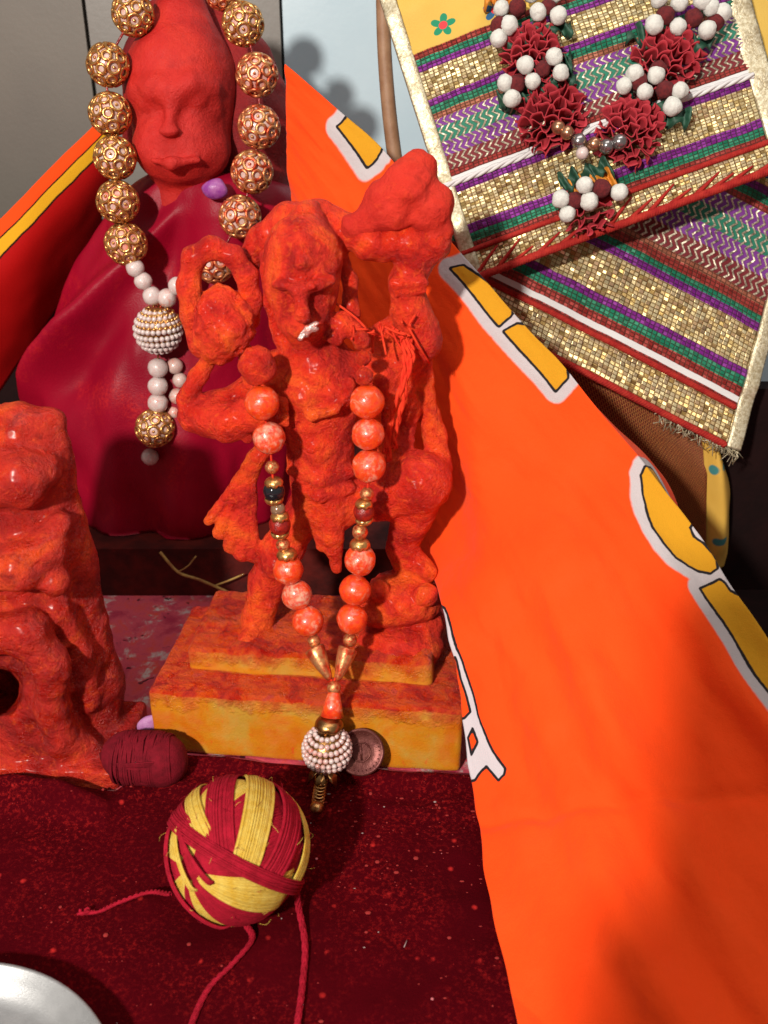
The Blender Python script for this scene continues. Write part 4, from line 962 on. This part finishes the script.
vvals = np.concatenate([np.linspace(-0.004, 1.0, 205, endpoint=False), np.linspace(1.0, 1.55, 45)])
U, Vv = np.meshgrid(np.linspace(0.0, 7.99, nu), vvals, indexing='ij'); S = cloth_pt(U, Vv)
dy = np.full(U.shape, 9.0); dw = np.full(U.shape, 9.0)
for q in PRINT_Y: dy = np.minimum(dy, dist_to(q, U, Vv, S))
for q in PRINT_W: dw = np.minimum(dw, dist_to(q, U, Vv, S))
for q in HOLE_W: dw = np.maximum(dw, -dist_to(q, U, Vv, S))
S = S + 0.10 * np.stack([fbm(np.stack([U * 1.6, Vv * 9, 0 * U + 5 * k], -1), 3) for k in range(3)], -1)
S[..., 2] = np.maximum(S[..., 2], 0.35)
def m_orange():
    m, nt, b = mat('orange_printed_cotton'); n = N(nt); o = n.obj()
    ay = n.new('ShaderNodeAttribute', attribute_name='print_yellow').outputs['Fac']; aw = n.new('ShaderNodeAttribute', attribute_name='print_white').outputs['Fac']
    jit = n.math('MULTIPLY', n.math('SUBTRACT', n.noise(o, 5, 3), 0.5), 0.05); ay = n.math('ADD', ay, jit); aw = n.math('ADD', aw, jit)
    c = n.mix(n.map(n.noise(o, 0.12, 3), 0.35, 0.65), (0.88, 0.058, 0.003), (0.92, 0.072, 0.005))
    c = n.mix(n.map(n.noise(o, 0.5, 4, 0.6), 0.5, 0.8, 0, 0.2), c, (0.90, 0.085, 0.016))
    lt = lambda a, t: n.math('LESS_THAN', a, t)
    c = n.mix(n.map(ay, 0.52, 0.62, 1, 0), c, (0.47, 0.42, 0.43))
    c = n.mix(n.map(ay, 0.09, 0.12, 1, 0), c, (0.012, 0.010, 0.012)); c = n.mix(n.map(ay, -0.02, 0.01, 1, 0), c, (0.56, 0.26, 0.010))
    c = n.mix(n.map(aw, 0.05, 0.08, 1, 0), c, (0.012, 0.010, 0.012)); c = n.mix(n.map(aw, -0.06, -0.04, 1, 0), c, (0.52, 0.47, 0.50))
    w = n.new('ShaderNodeTexWave', wave_type='BANDS'); 
    h = n.math('ADD', n.math('MULTIPLY', n.noise(o, 22, 2), 0.5), n.math('MULTIPLY', n.noise(o, 0.9, 4, 0.6), 2.2))
    setp(b, n, Base_Color=c, Roughness=0.8, Specular_IOR_Level=0.15, Sheen_Weight=0.08, Normal=n.bump(h, 0.8, 0.05 * CM))
    nt.nodes.remove(w)
    # thin cotton lets some light through
    tr = n.new('ShaderNodeBsdfTranslucent'); n.put(tr.inputs['Color'], c); mx = n.new('ShaderNodeMixShader'); mx.inputs[0].default_value = 0.12
    out = nt.nodes['Material Output']; nt.links.new(b.outputs[0], mx.inputs[1]); nt.links.new(tr.outputs[0], mx.inputs[2]); nt.links.new(mx.outputs[0], out.inputs[0])
    return m
oc = part('printed_cloth', S.reshape(-1, 3), grid_faces(nu, nv), m_orange(), org=(9, -8, 0))
for nm, d in (('print_yellow', dy), ('print_white', dw)):
    at_ = oc.data.attributes.new(nm, 'FLOAT', 'POINT'); at_.data.foreach_set('value', d.astype(np.float32).ravel())
tag(oc, 'bright orange cotton cloth printed with yellow and white lettering, draped at right', 'cloth')
sm = oc.modifiers.new('thickness', 'SOLIDIFY'); sm.thickness = 0.05 * CM; sm.offset = 0

# ------------------------------------------------------------------ brocade garment at upper right
def m_brocade(name, bands, H, vtop):
    """bands: (v0, colour, kind) from the hem upward; kind g gold cells, f foil dashes, c chevron braid, p plain thread"""
    m, nt, b = mat(name); n = N(nt); uv = n.sep(n.uv()); u, v = uv[0], uv[1]; o = n.obj()
    v = n.math('ADD', v, n.math('MULTIPLY', n.math('SUBTRACT', n.noise(o, 0.5, 3), 0.5), 0.012))
    vc = n.math('MULTIPLY', v, H)
    def kind(k):
        return n.ramp(v, [(max(0.0, v0), (1, 1, 1) if kd in k else (0, 0, 0)) for v0, c_, kd, *r in bands], 'CONSTANT')
    colr = n.ramp(v, [(max(0.0, v0), c_) for v0, c_, kd, *r in bands], 'CONSTANT')
    def cells(du, dv):
        cu = n.math('DIVIDE', n.math('ADD', u, n.math('MULTIPLY', n.noise(o, 1.2, 2), 0.15)), du); cv = n.math('DIVIDE', vc, dv)
        cmb = n.new('ShaderNodeCombineXYZ'); n.put(cmb.inputs[0], n.math('FLOOR', cu)); n.put(cmb.inputs[1], n.math('FLOOR', cv))
        wn = n.new('ShaderNodeTexWhiteNoise', noise_dimensions='2D'); n.put(wn.inputs['Vector'], cmb.outputs[0])
        fu = n.math('ABSOLUTE', n.math('SUBTRACT', n.math('FRACT', cu), 0.5)); fv = n.math('ABSOLUTE', n.math('SUBTRACT', n.math('FRACT', cv), 0.5))
        gap = n.map(n.math('MAXIMUM', fu, fv), 0.36, 0.47, 1, 0); return wn, gap
    wn, gap = cells(0.27, 0.19)
    g_ = kind('g'); f_ = kind('f'); c_ = kind('c')
    gold = n.mix(wn.outputs['Value'], (0.42, 0.29, 0.10), (0.95, 0.84, 0.52))
    gold = n.mix(gap, (0.30, 0.18, 0.06), gold)
    foil = n.mix(n.math('MULTIPLY', gap, n.map(wn.outputs['Value'], 0, 1, 0.6, 1.0)), n.mix(0.72, colr, (0.05, 0.03, 0.02)), colr)
    # chevron braid
    ph_ = n.math('ABSOLUTE', n.math('SUBTRACT', n.math('FRACT', n.math('DIVIDE', vc, 0.60)), 0.5))
    tt = n.math('FRACT', n.math('ADD', n.math('DIVIDE', u, 0.38), n.math('MULTIPLY', ph_, 1.5)))
    chm = n.map(n.math('ABSOLUTE', n.math('SUBTRACT', tt, 0.5)), 0.27, 0.36)
    sil = n.mix(n.map(n.noise(o, 9, 3, 0.7), 0.35, 0.65), (0.14, 0.09, 0.06), (0.74, 0.68, 0.52))
    chv = n.mix(chm, colr, sil)
    c = n.mix(g_, colr, gold); c = n.mix(f_, c, foil); c = n.mix(c_, c, chv)
    metal = n.math('ADD', n.math('MULTIPLY', g_, 0.68), n.math('ADD', n.math('MULTIPLY', f_, 0.4), n.math('MULTIPLY', c_, n.math('MULTIPLY_ADD', chm, 0.4, 0.15))), clamp=True)
    if vtop is not None:
        vo = n.new('ShaderNodeTexVoronoi', voronoi_dimensions='2D'); cmb = n.new('ShaderNodeCombineXYZ'); n.put(cmb.inputs[0], n.math('ADD', u, 0.4)); n.put(cmb.inputs[1], vc)
        n.put(vo.inputs['Vector'], cmb.outputs[0]); vo.inputs['Scale'].default_value = 0.42; vo.inputs['Randomness'].default_value = 0.55
        df = n.new('ShaderNodeVectorMath', operation='SUBTRACT'); sc3 = n.new('ShaderNodeVectorMath', operation='SCALE'); n.put(sc3.inputs[0], cmb.outputs[0]); sc3.inputs['Scale'].default_value = 1.0
        n.put(df.inputs[0], sc3.outputs[0]); n.put(df.inputs[1], vo.outputs['Position']); dd = n.sep(df.outputs[0])
        ang = n.math('ARCTAN2', dd[1], dd[0]); ln = n.new('ShaderNodeVectorMath', operation='LENGTH'); n.put(ln.inputs[0], df.outputs[0])
        rr_ = n.math('MULTIPLY_ADD', n.math('ABSOLUTE', n.math('COSINE', n.math('MULTIPLY', ang, 2.5))), 0.42, 0.28)
        pet = n.math('LESS_THAN', ln.outputs['Value'], rr_); cn = n.math('LESS_THAN', ln.outputs['Value'], 0.24)
        hue = n.ramp(n.sep(vo.outputs['Color'])[0], [(0, (0.50, 0.02, 0.05)), (0.4, (0.01, 0.20, 0.10)), (0.7, (0.02, 0.10, 0.22))], 'CONSTANT')
        ye = n.mix(n.noise(o, 0.6, 3), (0.52, 0.32, 0.05), (0.56, 0.38, 0.085)); ye = n.mix(pet, ye, hue); ye = n.mix(cn, ye, (0.60, 0.04, 0.05))
        isY = n.math('GREATER_THAN', v, vtop); c = n.mix(isY, c, ye); metal = n.math('MULTIPLY', metal, n.math('SUBTRACT', 1.0, isY))
    geo = n.new('ShaderNodeNewGeometry'); off = n.new('ShaderNodeVectorMath', operation='SUBTRACT'); n.put(off.inputs[0], wn.outputs['Color']); off.inputs[1].default_value = (0.5, 0.5, 0.5)
    sc4 = n.new('ShaderNodeVectorMath', operation='SCALE'); n.put(sc4.inputs[0], off.outputs[0]); n.put(sc4.inputs['Scale'], n.math('MULTIPLY', metal, 1.7))
    ad = n.new('ShaderNodeVectorMath', operation='ADD'); n.put(ad.inputs[0], geo.outputs['Normal']); n.put(ad.inputs[1], sc4.outputs[0]); nn = n.new('ShaderNodeVectorMath', operation='NORMALIZE'); n.put(nn.inputs[0], ad.outputs[0])
    hgt = n.math('ADD', n.math('MULTIPLY', gap, n.math('ADD', g_, f_, clamp=True)), n.math('MULTIPLY', chm, c_)); hgt = n.math('ADD', hgt, n.math('MULTIPLY', n.noise(o, 14, 3), 0.4))
    setp(b, n, Base_Color=c, Metallic=metal, Roughness=n.map(metal, 0, 1, 0.75, 0.24), Normal=n.bump(hgt, 0.8, 0.05 * CM, nn.outputs[0]), Specular_IOR_Level=0.3)
    return m
RDk, GRk, PUk, GOk, WHk, DRk, ORk = (0.30, 0.03, 0.025), (0.010, 0.20, 0.11), (0.20, 0.015, 0.24), (0.5, 0.36, 0.14), (0.56, 0.56, 0.56), (0.15, 0.015, 0.02), (0.36, 0.12, 0.07)
up_b = [(0.0, GOk, 'g'), (0.085, RDk, 'f'), (0.11, GRk, 'f'), (0.138, PUk, 'f'), (0.165, GOk, 'g'), (0.275, PUk, 'f'), (0.305, WHk, 'p'), (0.325, RDk, 'f'), (0.35, DRk, 'c'), (0.395, (0.16, 0.03, 0.22), 'c'), (0.44, (0.02, 0.16, 0.10), 'c'), (0.485, (0.16, 0.03, 0.22), 'c'), (0.515, ORk, 'f'),
        (0.535, GRk, 'f'), (0.555, PUk, 'f'), (0.575, GOk, 'g'), (0.665, PUk, 'f'), (0.685, GRk, 'f'), (0.705, RDk, 'f'), (0.725, (0.66, 0.42, 0.07), 'p')]
lo_b = [(0.0, GOk, 'g'), (0.14, RDk, 'f'), (0.165, WHk, 'p'), (0.19, RDk, 'f'), (0.225, GRk, 'f'), (0.26, PUk, 'f'), (0.29, GOk, 'g'), (0.44, PUk, 'f'), (0.47, GRk, 'f'), (0.50, RDk, 'f'), (0.535, ORk, 'f'), (0.555, DRk, 'c'), (0.63, (0.16, 0.03, 0.22), 'c'), (0.70, (0.02, 0.16, 0.10), 'c'), (0.77, (0.16, 0.03, 0.22), 'c'), (0.84, RDk, 'f'), (0.87, GRk, 'f'), (0.90, PUk, 'f'), (0.93, GOk, 'g')]
gar = thing('brocade_garment', 'layered gold brocade garment with striped metallic bands and yellow floral cloth', 'garment', P(600, 460, 12))
def flap(name, A, Bq, Cq, D, nu, nv, m, W, H, bulge, wob, over=None):
    u, v = np.meshgrid(np.linspace(0, 1, nu), np.linspace(0, 1, nv), indexing='ij'); u_, v_ = u[..., None], v[..., None]
    S = A * (1 - u_) * (1 - v_) + Bq * u_ * (1 - v_) + Cq * u_ * v_ + D * (1 - u_) * v_
    nr = np.cross(Bq - A, D - A); nr /= np.linalg.norm(nr); nr = nr if nr[1] < 0 else -nr
    S = S + nr * (bulge * np.sin(math.pi * u) * np.sin(math.pi * (0.15 + 0.7 * v)) + wob * fbm(np.stack([u * 4, v * 5, 0 * u + bulge * 9], -1), 3) + 0.10 * np.sin(v * H * 2.4) * 0.6)[..., None]
    o = part(name, S.reshape(-1, 3), grid_faces(nu, nv), m, gar, uv=np.stack([u * W, v], -1).reshape(-1, 2))
    s = o.modifiers.new('thickness', 'SOLIDIFY'); s.thickness = 0.12 * CM; s.offset = 0
    return o, S, nr
A, Bq, Cq, D = P(470, 280, 9.2), P(795, 162, 8.6), P(705, -132, 15), P(374, -24, 14.2)
up_o, US, UN = flap('upper_panel', A, Bq, Cq, D, 160, 160, m_brocade('brocade_upper', up_b, 19.0, 0.725), 18.0, 19.0, 1.0, 0.22)
A2, B2, C2, D2 = P(425, 292, 11.2), P(738, 452, 7.2), P(812, 190, 12.0), P(520, 50, 16.0)
lo_o, LS, LN = flap('lower_panel', A2, B2, C2, D2, 160, 130, m_brocade('brocade_lower', lo_b, 13.0, None), 18.0, 13.0, 0.6, 0.18)
SILV = plain('silver_lace', (0.70, 0.64, 0.46), 0.4, 0.5, 0.03, 9, (0.42, 0.34, 0.20), 6)
def trim(name, path, nrm, w, m, parent):
    """ribbed ribbon edging"""
    path = np.asarray(path); T = np.gradient(path, axis=0); T /= np.linalg.norm(T, axis=1)[:, None]; Bn = np.cross(T, nrm); v = []; n = len(path)
    for i in range(n):
        for k, (s, h) in enumerate(((-.5, 0.02), (-.42, .11), (-.2, .07), (0, .12), (.2, .07), (.42, .11), (.5, .02))): v.append(path[i] + Bn[i] * s * w + nrm * (h * 0.6 + 0.06 + 0.03 * (i % 2)))
    o = part(name, v, grid_faces(n, 7), m, parent); s = o.modifiers.new('thickness', 'SOLIDIFY'); s.thickness = 0.04 * CM
def edge_path(S, which, n, inset=0):
    E_ = {'left': S[inset, :], 'right': S[-1 - inset, :], 'bottom': S[:, inset], 'top': S[:, -1]}[which]; return spline(E_[::8], n)
trim('silver_edging', edge_path(US, 'left', 160, 3), UN, 0.75, SILV, up_o); trim('silver_edging', edge_path(US, 'right', 160, 4), UN, 1.1, SILV, up_o); trim('silver_edging', edge_path(LS, 'right', 120, 3), LN, 0.75, SILV, lo_o)
def rope(path, r, m, parent, nrm, turns=40):
    t = np.linspace(0, 1, len(path)); mb = MB()
    for s in range(3):
        a = t * turns * 2 * math.pi + s * 2.094; side = np.cross(np.gradient(path, axis=0), nrm); side /= np.linalg.norm(side, axis=1)[:, None]
        mb.add(*tube(path + r * 0.55 * (side * np.cos(a)[:, None] + nrm * np.sin(a)[:, None]) + nrm * 0.12, r * 0.6, 5))
    part('braid_cord', mb.verts(), mb.f, m, parent)
rope(edge_path(US, 'bottom', 300), 0.19, CORD_RED, up_o, UN); rope(edge_path(US, 'bottom', 300, 14), 0.13, CORD_RED, up_o, UN, 50); rope(edge_path(LS, 'bottom', 300), 0.18, CORD_RED, lo_o, LN); rope(edge_path(LS, 'bottom', 300, 19), 0.16, CORD_RED, lo_o, LN, 50)
rope(edge_path(US, 'bottom', 300, 49), 0.15, plain('white_cord', (0.72, 0.70, 0.70), 0.7), up_o, UN, 8)
# frayed hem threads
rnd = np.random.RandomState(31); mb = MB()
for k in range(120):
    c0 = LS[int(rnd.uniform(118, 159)), 0]; mb.add(*tube([c0, c0 + rnd.randn(3) * 0.12 + (0.05, -0.05, -0.25), c0 + rnd.randn(3) * 0.22 + (0.05, -0.05, -0.45)], 0.022, 4))
part('frayed_hem', mb.verts(), mb.f, SILV, lo_o)
# diagonal wraps over the hem band
rnd = np.random.RandomState(77); i = 3
while i < 148:
    a_ = US[i, 1] + UN * 0.09; k = int(rnd.uniform(5, 13)); b_ = US[min(159, i + 9 + k // 2), k] + UN * 0.09
    part('wrap_thread', *tube(spline([a_, (a_ + b_) / 2 + UN * 0.05, b_], 8), np.linspace(0.13, 0.05, 8), 6), CORD_RED, up_o); i += int(rnd.uniform(7, 15))
# under-layer: maroon brocade and the yellow side
def m_maroon_gold():
    m, nt, b = mat('maroon_gold_brocade'); n = N(nt); o = n.uv(); br = n.new('ShaderNodeTexBrick'); n.put(br.inputs['Vector'], o); br.inputs['Scale'].default_value = 22.0; br.inputs['Mortar Size'].default_value = 0.03
    br.inputs['Color1'].default_value = (0.07, 0.003, 0.003, 1); br.inputs['Color2'].default_value = (0.13, 0.005, 0.005, 1); br.inputs['Mortar'].default_value = (0.46, 0.20, 0.05, 1)
    setp(b, n, Base_Color=br.outputs['Color'], Roughness=0.45, Metallic=0.4, Normal=n.bump(br.outputs['Fac'], 0.6, 0.04 * CM)); return m
sheet('maroon_underlayer', [[P(520, 300, 12.0), P(650, 370, 10.4), P(712, 420, 9.6)], [P(560, 420, 11.6), P(655, 440, 9.8), P(707, 470, 8.8)], [P(600, 540, 11), P(680, 540, 9.2), P(706, 562, 8.7)]], 50, 40, m_maroon_gold(), parent=gar, wob=0.12)
def m_floral():
    m, nt, b = mat('yellow_floral_cloth'); n = N(nt); o = n.obj(); d_ = n.vor(o, 0.55)
    c = n.mix(n.map(d_, 0.22, 0.25, 1, 0), n.mix(n.noise(o, 0.6, 3), (0.58, 0.33, 0.04), (0.66, 0.42, 0.08)), (0.04, 0.20, 0.20)); setp(b, n, Base_Color=c, Roughness=0.7, Normal=n.bump(n.noise(o, 12, 3), 0.5, 0.02 * CM)); return m
FLOR = m_floral()
sheet('yellow_lining', [[P(702, 432, 8.9), P(715, 440, 8.4), P(718, 452, 9.2)], [P(704, 470, 8.9), P(722, 478, 8.2), P(728, 490, 9.6)], [P(704, 530, 9.0), P(724, 536, 8.4), P(729, 545, 9.8)], [P(702, 575, 9.4), P(714, 572, 9.0), P(724, 566, 10)]], 40, 30, FLOR, parent=gar, wob=0.1)
sheet('yellow_sleeve', [[P(690, -60, 15.6), P(740, -60, 14.8), P(840, -60, 15)], [P(715, 20, 14), P(760, 20, 13.2), P(850, 30, 13.4)], [P(745, 110, 12.2), P(780, 110, 11.6), P(860, 130, 12)], [P(765, 180, 11.2), P(800, 180, 10.8), P(870, 200, 11)]], 40, 30, m_brocade('yellow_floral_sleeve', [(0.0, (0.66, 0.42, 0.07), 'p'), (0.5, (0.66, 0.42, 0.07), 'p')], 8.0, -1.0), parent=gar, wob=0.2)
v, f = tube(spline([P(382, -60, 17), P(384, 40, 16.4), P(389, 110, 15.8), P(397, 175, 15.4)], 20), np.linspace(0.35, 0.4, 20), 12)
tag(part('wooden_post', v, f, TAN, org=P(398, 175, 15.4)), 'narrow tan wooden post just left of the brocade edge', 'post')

# ------------------------------------------------------------------ garland of pompoms and ribbon rosettes
UF = US.reshape(-1, 3); q_ = UF - CAM; dep_ = q_ @ FW; UPX = 384 + FPX * q_[:, 0] / dep_; UPY = 512 - FPX * (q_ @ UP) / dep_
def on_flap(x, y, lift): return UF[np.argmin((UPX - x) ** 2 + (UPY - y) ** 2)] + UN * lift
gl = thing('ribbon_garland', 'garland of crimson ribbon rosettes and white and maroon pompoms on the brocade', 'garland', on_flap(590, 230, 0.2))
t1 = np.cross((0, 0, 1.0), UN); t1 /= np.linalg.norm(t1); t1 = t1 if t1[0] > 0 else -t1; t2 = np.cross(UN, t1); t2 = t2 if t2[2] > 0 else -t2
def rosette(x, y, rpx, m, tilt=0.0, name='rosette', squash=0.8, seed=0, layers=10):
    """a bunch of gathered ribbon: pleated strips standing edge-on, one behind the other"""
    rn = np.random.RandomState(seed); c = on_flap(x, y, 0.15); r = size_at(c, rpx); mb = MB()
    ax1 = t1 * math.cos(tilt) + t2 * math.sin(tilt); ax2 = -t1 * math.sin(tilt) + t2 * math.cos(tilt)
    for L in range(layers):
        w = 2 * (L + 0.5) / layers - 1; half = r * math.sqrt(max(0.1, 1 - (0.85 * w) ** 2)) * rn.uniform(0.9, 1.1)
        M, K = 90, 6; v = []; fq = rn.uniform(3.4, 4.6); p1, p2, p3 = rn.uniform(0, 6, 3)
        for i in range(M):
            s = 2 * i / (M - 1) - 1; e = 1 - 0.55 * abs(s) ** 2.5; fold = math.sin(fq * s * half * 2.2 + p1 + 0.7 * math.sin(3 * s + p2)) + 0.4 * math.sin(fq * 4.1 * s * half + p3)
            for k in range(K):
                q = k / (K - 1)
                v.append(c + ax1 * (s * half * (0.72 + 0.28 * q) + 0.10 * q * math.sin(fq * 5 * s + p2)) + ax2 * (w * r * squash * (0.7 + 0.35 * q) + q * 0.17 * fold + 0.18 * q * w) + UN * (q * (0.55 * r + 0.25) * e * (1.05 - 0.35 * w * w) + 0.08 * fold * q))
        mb.add(v, [tuple(t) for t in grid_faces(M, K)])
    o = part(name, mb.verts(), mb.f, m, gl); s = o.modifiers.new('thickness', 'SOLIDIFY'); s.thickness = 0.035 * CM
    return o
def ribbon(x, y, w, ang, m, seed):
    rn = np.random.RandomState(seed); c = on_flap(x, y, 0.5); W_ = size_at(c, w); d = t1 * math.cos(ang) + t2 * math.sin(ang); e = -t1 * math.sin(ang) + t2 * math.cos(ang); v = []; n = 50
    for i in range(n):
        s = i / (n - 1) - 0.5
        for k in range(5):
            q = k / 4 - 0.5; v.append(c + d * s * W_ + e * (q * 0.75 + 0.22 * math.sin(s * 22 + rn.rand() * .1 + seed)) + UN * (0.32 * math.sin(s * 30 + q * 4 + seed) + 0.15))
    o = part('ribbon_leaf', v, grid_faces(n, 5), m, gl); s = o.modifiers.new('thickness', 'SOLIDIFY'); s.thickness = 0.03 * CM
ribbon(505, 4, 40, -0.1, FAB_ORANGE, 2)
rosette(531, 58, 31, FAB_RED, 0.2, seed=1); rosette(552, 121, 36, FAB_RED, 0.35, seed=2); rosette(664, 66, 35, FAB_RED, -0.1, seed=3); rosette(628, 134, 34, FAB_RED, -0.35, seed=4); rosette(588, 212, 26, FAB_RED, 0.35, seed=5, layers=5)
for x, y, w, a, m, sd in ((536, 38, 70, 0.25, FAB_GREEN, 1), (538, 90, 74, 0.35, FAB_GREEN, 2), (556, 70, 34, 0.3, FAB_GREEN, 3), (668, 44, 84, -0.1, FAB_GREEN, 4), (652, 112, 74, -0.35, FAB_GREEN, 5), (586, 178, 52, 0.35, FAB_GREEN, 6), (592, 187, 46, 0.3, FAB_ORANGE, 7), (528, 92, 60, .3, FAB_GREEN, 8)): ribbon(x, y, w, a, m, sd)
poms = [(503, 17, 0), (519, 16, 1), (533, 2, 0), (537, 21, 0), (548, 14, 1), (557, 25, 0), (500, 33, 1), (509, 33, 0), (553, 4, 0), (500, 47, 0),
        (527, 73, 0), (553, 65, 0), (544, 76, 1), (533, 87, 0), (517, 89, 1), (505, 90, 0), (513, 104, 0), (561, 79, 0),
        (655, 8, 0), (676, 12, 0), (690, 26, 1), (663, 23, 1), (650, 33, 0), (674, 35, 0), (703, 38, 0), (705, 17, 0), (719, 21, 0), (711, 29, 1), (697, 9, 0),
        (631, 80, 0), (652, 82, 0), (636, 89, 1), (661, 96, 1), (643, 99, 0), (677, 97, 0), (668, 113, 0), (621, 94, 0), (655, 76, 1),
        (583, 190, 0), (599, 192, 1), (575, 204, 1), (561, 203, 0), (588, 205, 0), (616, 196, 0), (566, 217, 0)]
for k, (x, y, w) in enumerate(poms):
    c = on_flap(x, y, 1.25 if w == 0 else 1.1); bead(gl, c, size_at(c, (8.8 if w == 0 else 8.6) * random.uniform(0.9, 1.08)), COTTON_M if w else COTTON_W, 'pompom')
for x, y, r, m in ((557, 134, 7, BEAD_COP), (566, 139, 7, BEAD_COP), (578, 147, 7.5, BEAD_SIL), (581, 159, 6.5, PEARL_W), (592, 150, 7, BEAD_COP), (605, 151, 7.5, BEAD_SIL), (618, 147, 8, BEAD_SIL)):
    c = on_flap(x, y, 1.2); bead(gl, c, size_at(c, r), m)

# ------------------------------------------------------------------ the phone taking the picture; its shadow lies on the orange cloth
def camspace(x, y, z): return CAM + np.array([1.0, 0, 0]) * x + UP * y + FW * z

PHONE = plain('phone_shell', (0.03, 0.03, 0.035), 0.3)
ph_o = thing('phone', 'dark phone whose straight-edged shadow falls across the orange cloth', 'phone', camspace(-3.6, -14.5, -1.2))
def cbox(x0, x1, y0, y1, z0, z1, r=0.9, n=6):
    pts = []
    for cx, cy, a0 in ((x1 - r, y1 - r, 0), (x0 + r, y1 - r, 90), (x0 + r, y0 + r, 180), (x1 - r, y0 + r, 270)):
        for k in range(n + 1):
            a = math.radians(a0 + 90 * k / n); pts.append((cx + r * math.cos(a), cy + r * math.sin(a)))
    m = len(pts); v = [camspace(x, y, z) for z in (z0, z1) for x, y in pts]
    return v, [tuple(range(m))[::-1], tuple(range(m, 2 * m))] + [(i, (i + 1) % m, m + (i + 1) % m, m + i) for i in range(m)]
part('body', *cbox(-7.85, 1.0, -14.5, 2.0, -1.6, -0.8), PHONE, ph_o, smooth=False)
part('screen', *cbox(-7.7, 0.6, -14.1, 1.6, -1.66, -1.61), plain('phone_glass', (0.01, 0.01, 0.012), 0.08), ph_o, smooth=False)
SKIN = plain('skin', (0.36, 0.19, 0.12), 0.5, 0, 0.03, 6, (0.40, 0.22, 0.15), 1.5)
c0 = camspace(-9, -10, -2.5); cl = Clay(c0 - 9, c0 + 9, 0.2)
def cs(x, y, z, r): return (camspace(x, y, z), r)
cl.chain([cs(-6.6, -9.5, -3.6, 1.5), cs(-7.2, -12.5, -3.8, 1.7), cs(-7.6, -15.5, -4.6, 1.9)], 0.6); cl.cone(cs(-7.6, -9.4, -3.4, 1.0), cs(-8.0, -13.0, -3.6, 1.3), 0.6)
for yy, ln in ((-6.6, 1.6), (-8.6, 1.9), (-10.3, 1.8), (-12.2, 1.4)):
    cl.chain([cs(-7.7, yy - 1.0, -3.2, 0.8), cs(-8.35, yy - 0.3, -1.9, 0.74), cs(-8.2, yy, -0.35, 0.68), cs(-8.2 + ln * 0.8, yy + 0.2, -0.15, 0.6)], 0.2)
cl.chain([cs(-7.0, -11, -3.6, 1.1), cs(-5.8, -8.6, -2.9, 0.95), cs(-4.6, -7.0, -2.4, 0.8)], 0.3)
v, f = cl.skin(); hd = part('person', v, f, SKIN, org=camspace(-8, -16, -4)); tag(hd, 'hand gripping the phone, its fingertip shadow on the orange cloth', 'person')
